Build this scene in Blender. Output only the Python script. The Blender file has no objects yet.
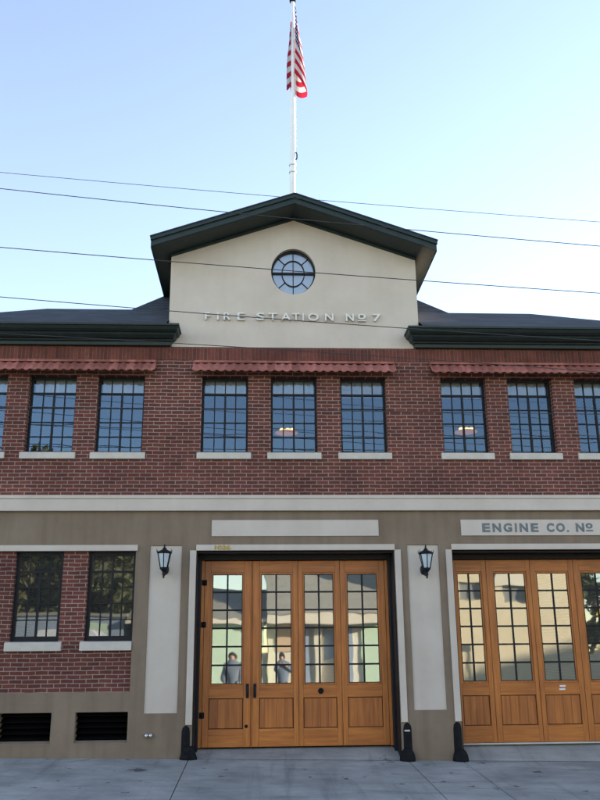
import bpy, bmesh, math, random
from mathutils import Vector, Matrix, noise
random.seed(7)
sc = bpy.context.scene
COL = sc.collection
R = math.radians

# ------------------------------------------------------------------ materials
def new_mat(name):
    m = bpy.data.materials.new(name); m.use_nodes = True
    nt = m.node_tree; nt.nodes.clear()
    out = nt.nodes.new('ShaderNodeOutputMaterial')
    return m, nt, out

def N(nt, t, **kw):
    n = nt.nodes.new(t)
    for k, v in kw.items():
        if k in n.inputs: n.inputs[k].default_value = v
        else: setattr(n, k, v)
    return n

def pos(nt):
    return N(nt, 'ShaderNodeNewGeometry').outputs['Position']

def mapped(nt, scale):
    mp = N(nt, 'ShaderNodeMapping'); mp.inputs['Scale'].default_value = scale
    nt.links.new(pos(nt), mp.inputs['Vector']); return mp.outputs['Vector']

def mottled(name, c1, c2, scale=3.0, rough=.85, bump=.1, bscale=60, metallic=0.0, stretch=(1, 1, 1), streak=None, detail=6, spec=.3):
    m, nt, out = new_mat(name); L = nt.links.new
    bs = N(nt, 'ShaderNodeBsdfPrincipled', Roughness=rough, Metallic=metallic)
    bs.inputs['Specular IOR Level'].default_value = spec
    no = N(nt, 'ShaderNodeTexNoise', Scale=scale, Detail=detail, Roughness=.65)
    L(mapped(nt, stretch), no.inputs['Vector'])
    cr = N(nt, 'ShaderNodeValToRGB')
    cr.color_ramp.elements[0].position = .3; cr.color_ramp.elements[1].position = .72
    cr.color_ramp.elements[0].color = (*c1, 1); cr.color_ramp.elements[1].color = (*c2, 1)
    L(no.outputs['Fac'], cr.inputs['Fac'])
    col = cr.outputs['Color']
    if streak:
        n2 = N(nt, 'ShaderNodeTexNoise', Scale=1.0, Detail=5)
        L(mapped(nt, (7, 7, .6)), n2.inputs['Vector'])
        r2 = N(nt, 'ShaderNodeValToRGB'); r2.color_ramp.elements[0].position = .45; r2.color_ramp.elements[1].position = .75
        L(n2.outputs['Fac'], r2.inputs['Fac'])
        mul = N(nt, 'ShaderNodeMath', operation='MULTIPLY'); L(r2.outputs['Color'], mul.inputs[0]); mul.inputs[1].default_value = streak[0]
        mx = N(nt, 'ShaderNodeMix', data_type='RGBA'); L(mul.outputs[0], mx.inputs[0]); L(col, mx.inputs[6])
        mx.inputs[7].default_value = (*streak[1], 1); col = mx.outputs[2]
    L(col, bs.inputs['Base Color'])
    if bump:
        nb = N(nt, 'ShaderNodeTexNoise', Scale=bscale, Detail=4); L(pos(nt), nb.inputs['Vector'])
        bp = N(nt, 'ShaderNodeBump', Strength=bump, Distance=.01); L(nb.outputs['Fac'], bp.inputs['Height'])
        L(bp.outputs['Normal'], bs.inputs['Normal'])
    L(bs.outputs['BSDF'], out.inputs['Surface'])
    return m

def brick(name, vertical=False):
    m, nt, out = new_mat(name); L = nt.links.new
    g = N(nt, 'ShaderNodeNewGeometry')
    sp = N(nt, 'ShaderNodeSeparateXYZ'); L(g.outputs['Position'], sp.inputs[0])
    sn = N(nt, 'ShaderNodeSeparateXYZ'); L(g.outputs['Normal'], sn.inputs[0])
    ab = N(nt, 'ShaderNodeMath', operation='ABSOLUTE'); L(sn.outputs['X'], ab.inputs[0])
    gt = N(nt, 'ShaderNodeMath', operation='GREATER_THAN'); L(ab.outputs[0], gt.inputs[0]); gt.inputs[1].default_value = .5
    u = N(nt, 'ShaderNodeMix', data_type='FLOAT'); L(gt.outputs[0], u.inputs[0]); L(sp.outputs['X'], u.inputs[2]); L(sp.outputs['Y'], u.inputs[3])
    # a little unevenness so the courses are not ruler straight
    wn = N(nt, 'ShaderNodeTexNoise', Scale=3.5, Detail=3); L(g.outputs['Position'], wn.inputs['Vector'])
    wz = N(nt, 'ShaderNodeMath', operation='MULTIPLY_ADD'); L(wn.outputs['Fac'], wz.inputs[0]); wz.inputs[1].default_value = .022; wz.inputs[2].default_value = -.011
    zz = N(nt, 'ShaderNodeMath', operation='ADD'); L(sp.outputs['Z'], zz.inputs[0]); L(wz.outputs[0], zz.inputs[1])
    cb = N(nt, 'ShaderNodeCombineXYZ')
    if vertical: L(u.outputs[0], cb.inputs[1]); L(zz.outputs[0], cb.inputs[0])
    else: L(u.outputs[0], cb.inputs[0]); L(zz.outputs[0], cb.inputs[1])
    bt = N(nt, 'ShaderNodeTexBrick', Scale=1.0)
    bt.inputs['Brick Width'].default_value = .198 if not vertical else .24
    bt.inputs['Row Height'].default_value = .0642
    bt.inputs['Mortar Size'].default_value = .0075 if not vertical else .005; bt.inputs['Mortar Smooth'].default_value = .5
    bt.inputs['Color1'].default_value = (.145, .048, .037, 1); bt.inputs['Color2'].default_value = (.088, .035, .029, 1)
    bt.inputs['Mortar'].default_value = (.33, .24, .21, 1) if not vertical else (.17, .10, .085, 1); bt.inputs['Bias'].default_value = -.1
    if vertical: bt.offset = 0.0
    L(cb.outputs[0], bt.inputs['Vector'])
    n1 = N(nt, 'ShaderNodeTexNoise', Scale=1.1, Detail=6, Roughness=.7); L(g.outputs['Position'], n1.inputs['Vector'])
    r1 = N(nt, 'ShaderNodeValToRGB'); r1.color_ramp.elements[0].position = .3; r1.color_ramp.elements[1].position = .7
    r1.color_ramp.elements[0].color = (.62, .60, .60, 1); r1.color_ramp.elements[1].color = (1.3, 1.25, 1.2, 1)
    L(n1.outputs['Fac'], r1.inputs['Fac'])
    n2 = N(nt, 'ShaderNodeTexNoise', Scale=38, Detail=3); L(g.outputs['Position'], n2.inputs['Vector'])
    r2 = N(nt, 'ShaderNodeValToRGB'); r2.color_ramp.elements[0].color = (.7, .7, .7, 1); r2.color_ramp.elements[1].color = (1.3, 1.3, 1.3, 1)
    L(n2.outputs['Fac'], r2.inputs['Fac'])
    m1 = N(nt, 'ShaderNodeMix', data_type='RGBA', blend_type='MULTIPLY'); m1.inputs[0].default_value = 1
    L(bt.outputs['Color'], m1.inputs[6]); L(r1.outputs['Color'], m1.inputs[7])
    m2 = N(nt, 'ShaderNodeMix', data_type='RGBA', blend_type='MULTIPLY'); m2.inputs[0].default_value = .8
    L(m1.outputs[2], m2.inputs[6]); L(r2.outputs['Color'], m2.inputs[7])
    # pale bloom of salts in patches
    n3 = N(nt, 'ShaderNodeTexNoise', Scale=2.2, Detail=8, Roughness=.75); L(g.outputs['Position'], n3.inputs['Vector'])
    r3 = N(nt, 'ShaderNodeValToRGB'); r3.color_ramp.elements[0].position = .6; r3.color_ramp.elements[1].position = .85
    r3.color_ramp.elements[1].color = (.4, .4, .4, 1)
    L(n3.outputs['Fac'], r3.inputs['Fac'])
    m3 = N(nt, 'ShaderNodeMix', data_type='RGBA'); L(r3.outputs['Color'], m3.inputs[0]); L(m2.outputs[2], m3.inputs[6]); m3.inputs[7].default_value = (.30, .24, .22, 1)
    bs = N(nt, 'ShaderNodeBsdfPrincipled', Roughness=.9)
    bs.inputs['Specular IOR Level'].default_value = .2
    L(m3.outputs[2], bs.inputs['Base Color'])
    inv = N(nt, 'ShaderNodeMath', operation='SUBTRACT'); inv.inputs[0].default_value = 1; L(bt.outputs['Fac'], inv.inputs[1])
    ad = N(nt, 'ShaderNodeMath', operation='MULTIPLY_ADD'); L(n2.outputs['Fac'], ad.inputs[0]); ad.inputs[1].default_value = .4; L(inv.outputs[0], ad.inputs[2])
    bp = N(nt, 'ShaderNodeBump', Strength=.7, Distance=.008); L(ad.outputs[0], bp.inputs['Height'])
    L(bp.outputs['Normal'], bs.inputs['Normal'])
    L(bs.outputs['BSDF'], out.inputs['Surface'])
    return m

def wood(name, stretch, c1, c2):
    m, nt, out = new_mat(name); L = nt.links.new
    no = N(nt, 'ShaderNodeTexNoise', Scale=1.0, Detail=7, Roughness=.65, Distortion=.6)
    L(mapped(nt, stretch), no.inputs['Vector'])
    cr = N(nt, 'ShaderNodeValToRGB'); cr.color_ramp.elements[0].position = .32; cr.color_ramp.elements[1].position = .7
    cr.color_ramp.elements[0].color = (*c1, 1); cr.color_ramp.elements[1].color = (*c2, 1)
    L(no.outputs['Fac'], cr.inputs['Fac'])
    n2 = N(nt, 'ShaderNodeTexNoise', Scale=1.3, Detail=3); L(pos(nt), n2.inputs['Vector'])
    r2 = N(nt, 'ShaderNodeValToRGB'); r2.color_ramp.elements[0].color = (.55, .47, .42, 1); r2.color_ramp.elements[1].color = (1.3, 1.3, 1.25, 1)
    L(n2.outputs['Fac'], r2.inputs['Fac'])
    m1 = N(nt, 'ShaderNodeMix', data_type='RGBA', blend_type='MULTIPLY'); m1.inputs[0].default_value = .8
    L(cr.outputs['Color'], m1.inputs[6]); L(r2.outputs['Color'], m1.inputs[7])
    bs = N(nt, 'ShaderNodeBsdfPrincipled', Roughness=.42); L(m1.outputs[2], bs.inputs['Base Color'])
    bp = N(nt, 'ShaderNodeBump', Strength=.08, Distance=.004); L(no.outputs['Fac'], bp.inputs['Height']); L(bp.outputs['Normal'], bs.inputs['Normal'])
    L(bs.outputs['BSDF'], out.inputs['Surface'])
    return m

def glass(name, refl, tint=(.55, .6, .62), wav=.001, wscale=1.6, rc=(.92, .97, 1), dust=0.0, rough=.01):
    m, nt, out = new_mat(name); L = nt.links.new
    gl = N(nt, 'ShaderNodeBsdfGlossy', Roughness=rough); gl.inputs['Color'].default_value = (*rc, 1)
    tr = N(nt, 'ShaderNodeBsdfTransparent'); tr.inputs['Color'].default_value = (*tint, 1)
    mx = N(nt, 'ShaderNodeMixShader'); 
    lw = N(nt, 'ShaderNodeLayerWeight', Blend=.25)
    ma = N(nt, 'ShaderNodeMath', operation='MULTIPLY_ADD'); L(lw.outputs['Fresnel'], ma.inputs[0]); ma.inputs[1].default_value = .7; ma.inputs[2].default_value = refl
    ma.use_clamp = True
    L(ma.outputs[0], mx.inputs[0]); L(tr.outputs[0], mx.inputs[1]); L(gl.outputs[0], mx.inputs[2])
    no = N(nt, 'ShaderNodeTexNoise', Scale=wscale, Detail=1); L(pos(nt), no.inputs['Vector'])
    bp = N(nt, 'ShaderNodeBump', Strength=1, Distance=wav); L(no.outputs['Fac'], bp.inputs['Height']); L(bp.outputs['Normal'], gl.inputs['Normal'])
    last = mx.outputs[0]
    if dust:
        dn = N(nt, 'ShaderNodeTexNoise', Scale=2.5, Detail=6, Roughness=.7); L(pos(nt), dn.inputs['Vector'])
        dm = N(nt, 'ShaderNodeMath', operation='MULTIPLY'); L(dn.outputs['Fac'], dm.inputs[0]); dm.inputs[1].default_value = dust * 2
        dd = N(nt, 'ShaderNodeBsdfDiffuse'); dd.inputs['Color'].default_value = (.55, .54, .5, 1)
        m2 = N(nt, 'ShaderNodeMixShader'); L(dm.outputs[0], m2.inputs[0]); L(last, m2.inputs[1]); L(dd.outputs[0], m2.inputs[2]); last = m2.outputs[0]
    L(last, out.inputs['Surface'])
    return m

def emit(name, c, s):
    m, nt, out = new_mat(name)
    e = N(nt, 'ShaderNodeEmission', Strength=s); e.inputs['Color'].default_value = (*c, 1)
    nt.links.new(e.outputs[0], out.inputs['Surface']); return m

def concrete():
    m, nt, out = new_mat('sidewalk_concrete'); L = nt.links.new
    p = pos(nt)
    n1 = N(nt, 'ShaderNodeTexNoise', Scale=.9, Detail=8, Roughness=.65); L(p, n1.inputs['Vector'])
    r1 = N(nt, 'ShaderNodeValToRGB'); r1.color_ramp.elements[0].position = .3; r1.color_ramp.elements[1].position = .72
    r1.color_ramp.elements[0].color = (.19, .19, .18, 1); r1.color_ramp.elements[1].color = (.42, .41, .38, 1)
    L(n1.outputs['Fac'], r1.inputs['Fac']); col = r1.outputs['Color']
    # long worn streaks parallel to the building
    n2 = N(nt, 'ShaderNodeTexNoise', Scale=1.0, Detail=6, Roughness=.7); L(mapped(nt, (.8, 5, 1)), n2.inputs['Vector'])
    r2 = N(nt, 'ShaderNodeValToRGB'); r2.color_ramp.elements[0].position = .52; r2.color_ramp.elements[1].position = .75
    L(n2.outputs['Fac'], r2.inputs['Fac'])
    mu = N(nt, 'ShaderNodeMath', operation='MULTIPLY'); L(r2.outputs['Color'], mu.inputs[0]); mu.inputs[1].default_value = .75
    a = N(nt, 'ShaderNodeMix', data_type='RGBA'); L(mu.outputs[0], a.inputs[0]); L(col, a.inputs[6]); a.inputs[7].default_value = (.13, .135, .135, 1); col = a.outputs[2]
    # gum spots and oil drips of two sizes
    for s, th, c in ((1.7, .17, (.04, .042, .045)), (4.2, .16, (.065, .066, .068))):
        v = N(nt, 'ShaderNodeTexVoronoi', Scale=s, Randomness=1.0)
        nn = N(nt, 'ShaderNodeTexNoise', Scale=9, Detail=3); L(p, nn.inputs['Vector'])
        va = N(nt, 'ShaderNodeMix', data_type='VECTOR'); va.inputs[0].default_value = .2
        L(p, va.inputs[4]); L(nn.outputs['Color'], va.inputs[5]); sm = N(nt, 'ShaderNodeMapping'); sm.inputs['Scale'].default_value = (.7, 1.6, 1) if s < 1 else (1, 1.1, 1); L(va.outputs[1], sm.inputs['Vector']); L(sm.outputs[0], v.inputs['Vector'])
        sx = N(nt, 'ShaderNodeSeparateColor'); L(v.outputs['Color'], sx.inputs[0])
        k = N(nt, 'ShaderNodeMath', operation='MULTIPLY'); L(sx.outputs[0], k.inputs[0]); k.inputs[1].default_value = th * 1.7
        k2 = N(nt, 'ShaderNodeMath', operation='SUBTRACT'); L(k.outputs[0], k2.inputs[0]); k2.inputs[1].default_value = th * .55
        lt = N(nt, 'ShaderNodeMath', operation='LESS_THAN'); L(v.outputs['Distance'], lt.inputs[0]); L(k2.outputs[0], lt.inputs[1])
        mu = N(nt, 'ShaderNodeMath', operation='MULTIPLY'); L(lt.outputs[0], mu.inputs[0]); mu.inputs[1].default_value = .8
        a = N(nt, 'ShaderNodeMix', data_type='RGBA'); L(mu.outputs[0], a.inputs[0]); L(col, a.inputs[6]); a.inputs[7].default_value = (*c, 1); col = a.outputs[2]
    ty = N(nt, 'ShaderNodeTexNoise', Scale=1.0, Detail=5, Roughness=.7); L(mapped(nt, (3.2, .22, 1)), ty.inputs['Vector'])
    tr_ = N(nt, 'ShaderNodeValToRGB'); tr_.color_ramp.elements[0].position = .54; tr_.color_ramp.elements[1].position = .72; L(ty.outputs['Fac'], tr_.inputs['Fac'])
    mu = N(nt, 'ShaderNodeMath', operation='MULTIPLY'); L(tr_.outputs['Color'], mu.inputs[0]); mu.inputs[1].default_value = .5
    a = N(nt, 'ShaderNodeMix', data_type='RGBA'); L(mu.outputs[0], a.inputs[0]); L(col, a.inputs[6]); a.inputs[7].default_value = (.12, .12, .12, 1); col = a.outputs[2]
    ck = N(nt, 'ShaderNodeTexVoronoi', feature='DISTANCE_TO_EDGE', Scale=.42)
    cn = N(nt, 'ShaderNodeTexNoise', Scale=2.2, Detail=8, Roughness=.7); L(p, cn.inputs['Vector'])
    cv = N(nt, 'ShaderNodeMix', data_type='VECTOR'); cv.inputs[0].default_value = .3; L(p, cv.inputs[4]); L(cn.outputs['Color'], cv.inputs[5]); L(cv.outputs[1], ck.inputs['Vector'])
    cl = N(nt, 'ShaderNodeMath', operation='LESS_THAN'); L(ck.outputs['Distance'], cl.inputs[0]); cl.inputs[1].default_value = .0016
    cm = N(nt, 'ShaderNodeMath', operation='GREATER_THAN'); L(n1.outputs['Fac'], cm.inputs[0]); cm.inputs[1].default_value = .55
    cx_ = N(nt, 'ShaderNodeMath', operation='MULTIPLY'); L(cl.outputs[0], cx_.inputs[0]); L(cm.outputs[0], cx_.inputs[1])
    a = N(nt, 'ShaderNodeMix', data_type='RGBA'); L(cx_.outputs[0], a.inputs[0]); L(col, a.inputs[6]); a.inputs[7].default_value = (.085, .085, .085, 1); col = a.outputs[2]
    bs = N(nt, 'ShaderNodeBsdfPrincipled', Roughness=.85); bs.inputs['Specular IOR Level'].default_value = .25
    L(col, bs.inputs['Base Color'])
    nb = N(nt, 'ShaderNodeTexNoise', Scale=90, Detail=5); L(p, nb.inputs['Vector'])
    bp = N(nt, 'ShaderNodeBump', Strength=.25, Distance=.006); L(nb.outputs['Fac'], bp.inputs['Height']); L(bp.outputs['Normal'], bs.inputs['Normal'])
    L(bs.outputs['BSDF'], out.inputs['Surface'])
    return m

def shingle():
    m, nt, out = new_mat('roof_shingle'); L = nt.links.new
    g = N(nt, 'ShaderNodeNewGeometry')
    bt = N(nt, 'ShaderNodeTexBrick', Scale=1.0); bt.inputs['Brick Width'].default_value = .36; bt.inputs['Row Height'].default_value = .085
    bt.inputs['Mortar Size'].default_value = .010
    bt.inputs['Color1'].default_value = (.036, .043, .056, 1); bt.inputs['Color2'].default_value = (.012, .016, .023, 1); bt.inputs['Mortar'].default_value = (.015, .018, .022, 1)
    sp = N(nt, 'ShaderNodeSeparateXYZ'); L(g.outputs['Position'], sp.inputs[0]); cb = N(nt, 'ShaderNodeCombineXYZ')
    ad = N(nt, 'ShaderNodeMath', operation='ADD'); L(sp.outputs['X'], ad.inputs[0]); L(sp.outputs['Y'], ad.inputs[1])
    L(ad.outputs[0], cb.inputs[0]); L(sp.outputs['Z'], cb.inputs[1]); L(cb.outputs[0], bt.inputs['Vector'])
    bs = N(nt, 'ShaderNodeBsdfPrincipled', Roughness=.85); L(bt.outputs['Color'], bs.inputs['Base Color'])
    L(bs.outputs['BSDF'], out.inputs['Surface']); return m

def tile_mat():
    m, nt, out = new_mat('clay_tile'); L = nt.links.new
    p = pos(nt); sp = N(nt, 'ShaderNodeSeparateXYZ'); L(p, sp.inputs[0])
    dv = N(nt, 'ShaderNodeMath', operation='DIVIDE'); L(sp.outputs['X'], dv.inputs[0]); dv.inputs[1].default_value = .142
    fl = N(nt, 'ShaderNodeMath', operation='FLOOR'); L(dv.outputs[0], fl.inputs[0])
    wn = N(nt, 'ShaderNodeTexWhiteNoise', noise_dimensions='1D'); L(fl.outputs[0], wn.inputs['W'])
    cr = N(nt, 'ShaderNodeValToRGB'); cr.color_ramp.elements[0].color = (.255, .080, .060, 1); cr.color_ramp.elements[1].color = (.46, .165, .130, 1)
    L(wn.outputs['Value'], cr.inputs['Fac'])
    no = N(nt, 'ShaderNodeTexNoise', Scale=14, Detail=6, Roughness=.7); L(p, no.inputs['Vector'])
    r2 = N(nt, 'ShaderNodeValToRGB'); r2.color_ramp.elements[0].position = .3; r2.color_ramp.elements[0].color = (.6, .58, .58, 1); r2.color_ramp.elements[1].color = (1.25, 1.25, 1.25, 1)
    L(no.outputs['Fac'], r2.inputs['Fac'])
    m1 = N(nt, 'ShaderNodeMix', data_type='RGBA', blend_type='MULTIPLY'); m1.inputs[0].default_value = 1
    L(cr.outputs['Color'], m1.inputs[6]); L(r2.outputs['Color'], m1.inputs[7])
    bs = N(nt, 'ShaderNodeBsdfPrincipled', Roughness=.8); L(m1.outputs[2], bs.inputs['Base Color'])
    L(bs.outputs['BSDF'], out.inputs['Surface']); return m

def flag_mat():
    m, nt, out = new_mat('flag_cloth'); L = nt.links.new
    uv = N(nt, 'ShaderNodeUVMap', uv_map='UVMap')
    sp = N(nt, 'ShaderNodeSeparateXYZ'); L(uv.outputs[0], sp.inputs[0])
    # 13 stripes, v = 1 at the top
    mu = N(nt, 'ShaderNodeMath', operation='MULTIPLY'); L(sp.outputs['Y'], mu.inputs[0]); mu.inputs[1].default_value = 13
    fl = N(nt, 'ShaderNodeMath', operation='FLOOR'); L(mu.outputs[0], fl.inputs[0])
    md = N(nt, 'ShaderNodeMath', operation='MODULO'); L(fl.outputs[0], md.inputs[0]); md.inputs[1].default_value = 2
    st = N(nt, 'ShaderNodeMix', data_type='RGBA'); L(md.outputs[0], st.inputs[0]); st.inputs[6].default_value = (.36, .022, .045, 1); st.inputs[7].default_value = (.52, .52, .53, 1)
    # canton with stars
    a = N(nt, 'ShaderNodeMath', operation='LESS_THAN'); L(sp.outputs['X'], a.inputs[0]); a.inputs[1].default_value = .4
    b = N(nt, 'ShaderNodeMath', operation='GREATER_THAN'); L(sp.outputs['Y'], b.inputs[0]); b.inputs[1].default_value = 6 / 13
    ca = N(nt, 'ShaderNodeMath', operation='MULTIPLY'); L(a.outputs[0], ca.inputs[0]); L(b.outputs[0], ca.inputs[1])
    mp = N(nt, 'ShaderNodeMapping'); mp.inputs['Scale'].default_value = (6 / .4, 9 / (7 / 13), 1); L(uv.outputs[0], mp.inputs['Vector'])
    vo = N(nt, 'ShaderNodeTexVoronoi', Scale=1.0, Randomness=0.0); L(mp.outputs[0], vo.inputs['Vector'])
    lt = N(nt, 'ShaderNodeMath', operation='LESS_THAN'); L(vo.outputs['Distance'], lt.inputs[0]); lt.inputs[1].default_value = .27
    bl = N(nt, 'ShaderNodeMix', data_type='RGBA'); L(lt.outputs[0], bl.inputs[0]); bl.inputs[6].default_value = (.02, .035, .12, 1); bl.inputs[7].default_value = (.5, .5, .53, 1)
    fi = N(nt, 'ShaderNodeMix', data_type='RGBA'); L(ca.outputs[0], fi.inputs[0]); L(st.outputs[2], fi.inputs[6]); L(bl.outputs[2], fi.inputs[7])
    df = N(nt, 'ShaderNodeBsdfDiffuse'); L(fi.outputs[2], df.inputs['Color'])
    tl = N(nt, 'ShaderNodeBsdfTranslucent'); L(fi.outputs[2], tl.inputs['Color'])
    mx = N(nt, 'ShaderNodeMixShader'); mx.inputs[0].default_value = .3; L(df.outputs[0], mx.inputs[1]); L(tl.outputs[0], mx.inputs[2])
    L(mx.outputs[0], out.inputs['Surface']); return m

def leaf_mat(name, c1, c2):
    m, nt, out = new_mat(name); L = nt.links.new
    no = N(nt, 'ShaderNodeTexNoise', Scale=1.4, Detail=3); L(pos(nt), no.inputs['Vector'])
    cr = N(nt, 'ShaderNodeValToRGB'); cr.color_ramp.elements[0].position = .35; cr.color_ramp.elements[1].position = .68
    cr.color_ramp.elements[0].color = (*c1, 1); cr.color_ramp.elements[1].color = (*c2, 1); L(no.outputs['Fac'], cr.inputs['Fac'])
    df = N(nt, 'ShaderNodeBsdfDiffuse'); tl = N(nt, 'ShaderNodeBsdfTranslucent'); L(cr.outputs[0], df.inputs[0]); L(cr.outputs[0], tl.inputs[0])
    mx = N(nt, 'ShaderNodeMixShader'); mx.inputs[0].default_value = .35; L(df.outputs[0], mx.inputs[1]); L(tl.outputs[0], mx.inputs[2])
    L(mx.outputs[0], out.inputs['Surface']); return m

M = dict(
    brick=brick('red_brick'), soldier=brick('soldier_brick', True),
    taupe=mottled('taupe_stucco', (.178, .131, .093), (.245, .186, .136), .9, .92, .3, 130, streak=(.45, (.135, .10, .073)), spec=.15),
    cream=mottled('cream_paint', (.475, .408, .348), (.575, .502, .437), 1.0, .88, .12, 110, streak=(.16, (.40, .34, .285)), spec=.2),
    stone=mottled('sill_stone', (.46, .42, .365), (.56, .51, .45), 6, .85, .15, 90, spec=.2),
    green=mottled('green_trim_paint', (.009, .020, .021), (.016, .030, .030), 4, .5, .03, 60, streak=(.25, (.035, .045, .047)), spec=.35),
    black=mottled('black_steel', (.004, .005, .008), (.009, .010, .014), 8, .5, .05, 60, spec=.25),
    iron=mottled('worn_black_iron', (.004, .0045, .006), (.013, .0135, .015), 14, .75, .3, 70, spec=.12),
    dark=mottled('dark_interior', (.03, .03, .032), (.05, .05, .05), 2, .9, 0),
    void=mottled('vent_dark', (.002, .002, .002), (.004, .004, .004), 2, .9, 0, spec=.05),
    inner=mottled('interior_paint', (.22, .2, .17), (.28, .26, .22), 2, .9, 0),
    woodv=wood('fir_vertical', (26, 26, 1.5), (.31, .088, .015), (.55, .192, .032)),
    woodh=wood('fir_horizontal', (1.5, 26, 26), (.31, .088, .015), (.55, .192, .032)),
    woodp=wood('fir_panel', (16, 16, .8), (.25, .070, .013), (.51, .172, .032)),
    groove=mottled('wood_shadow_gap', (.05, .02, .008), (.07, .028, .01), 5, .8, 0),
    glass_up=glass('upper_glass', .135, tint=(.82, .86, .9), wav=.0016, rc=(.52, .72, .94), dust=.01), glass_lo=glass('lower_glass', .15, wav=.0008, dust=.05, rough=.018), glass_door=glass('door_glass', .30, wav=.0012, wscale=2.2, dust=.07, rough=.018),
    glass_round=glass('round_glass', .26, tint=(.9, .93, .95), wav=.0006, rc=(.8, .92, 1), dust=.04),
    blind=mottled('pale_blind', (.45, .45, .44), (.52, .52, .5), 9, .9, 0),
    shingle=shingle(), tile=tile_mat(), flag=flag_mat(),
    white=mottled('white_pole_paint', (.72, .73, .75), (.8, .8, .82), 5, .4, 0),
    letter=mottled('pale_metal_letter', (.60, .58, .55), (.68, .66, .62), 9, .6, 0),
    ink=mottled('grey_sign_paint', (.115, .13, .137), (.19, .20, .20), 30, .85, 0),
    gold=mottled('gold_numeral', (.36, .23, .035), (.46, .31, .06), 12, .5, 0),
    steel=mottled('brushed_steel', (.5, .5, .5), (.62, .62, .62), 12, .35, 0, metallic=.7),
    frost=mottled('frosted_lantern_glass', (.42, .48, .52), (.52, .58, .62), 10, .25, 0),
    conc=concrete(),
    asphalt=mottled('asphalt', (.045, .046, .048), (.075, .075, .076), 2, .9, .4, 120),
    earth=mottled('earth', (.07, .075, .05), (.11, .1, .07), .3, .95, 0),
    yellow=mottled('yellow_stucco', (.64, .54, .34), (.72, .62, .42), 1, .9, .1, 90),
    mint=mottled('pale_green_siding', (.50, .64, .46), (.56, .70, .52), 1, .8, 0),
    peach=mottled('peach_paint', (.52, .36, .22), (.6, .43, .28), 1, .8, 0),
    ivory=mottled('ivory_paint', (.66, .60, .46), (.72, .66, .52), 1, .8, 0),
    slate=mottled('slate_roof', (.26, .25, .20), (.34, .325, .27), 3, .9, 0),
    bluegrey=mottled('blue_grey_paint', (.26, .32, .40), (.32, .38, .46), 2, .7, 0),
    winglass=mottled('far_window_glass', (.20, .21, .20), (.30, .30, .28), 3, .2, 0, spec=.6),
    vanwhite=mottled('van_white_paint', (.7, .71, .72), (.76, .77, .78), 3, .25, 0, spec=.5),
    rubber=mottled('tyre_rubber', (.012, .012, .012), (.02, .02, .02), 10, .8, 0),
    leafa=leaf_mat('leaf_olive', (.12, .115, .055), (.27, .24, .12)),
    leafb=leaf_mat('leaf_green', (.10, .115, .055), (.23, .24, .12)),
    bark=mottled('bark', (.06, .045, .03), (.11, .085, .06), 8, .95, .5, 30),
    skin=mottled('skin', (.42, .24, .17), (.48, .28, .2), 6, .6, 0), hair=mottled('dark_hair', (.018, .013, .01), (.03, .022, .017), 30, .6, 0),
    coat=mottled('blue_jacket', (.12, .155, .20), (.15, .185, .23), 9, .9, 0), coat2=mottled('grey_jacket', (.13, .16, .195), (.16, .19, .225), 9, .9, 0),
    jeans=mottled('dark_jeans', (.03, .04, .07), (.045, .06, .1), 20, .9, 0),
    yelsign=mottled('bright_yellow_paint', (.75, .48, .02), (.8, .52, .03), 3, .6, 0),
    wire=mottled('wire_sheath', (.03, .035, .04), (.05, .055, .06), 9, .7, 0),
    glow=emit('warm_lamp_glow', (1.0, .50, .14), .75), glow2=emit('warm_lamp_tray', (1.0, .34, .03), .075),
)

# ------------------------------------------------------------------ builders
def tag(o, label=None, cat=None, group=None, kind=None):
    if label: o['label'] = label
    if cat: o['category'] = cat
    if group: o['group'] = group
    if kind: o['kind'] = kind
    return o

def empty(name, loc, rz=0):
    o = bpy.data.objects.new(name, None); COL.objects.link(o)
    o.location = loc; o.rotation_euler = (0, 0, rz); o.empty_display_size = .2
    return o

def root_loc(o):
    v = Vector((0, 0, 0))
    while o is not None:
        v = v + o.location; o = o.parent
    return v

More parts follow.
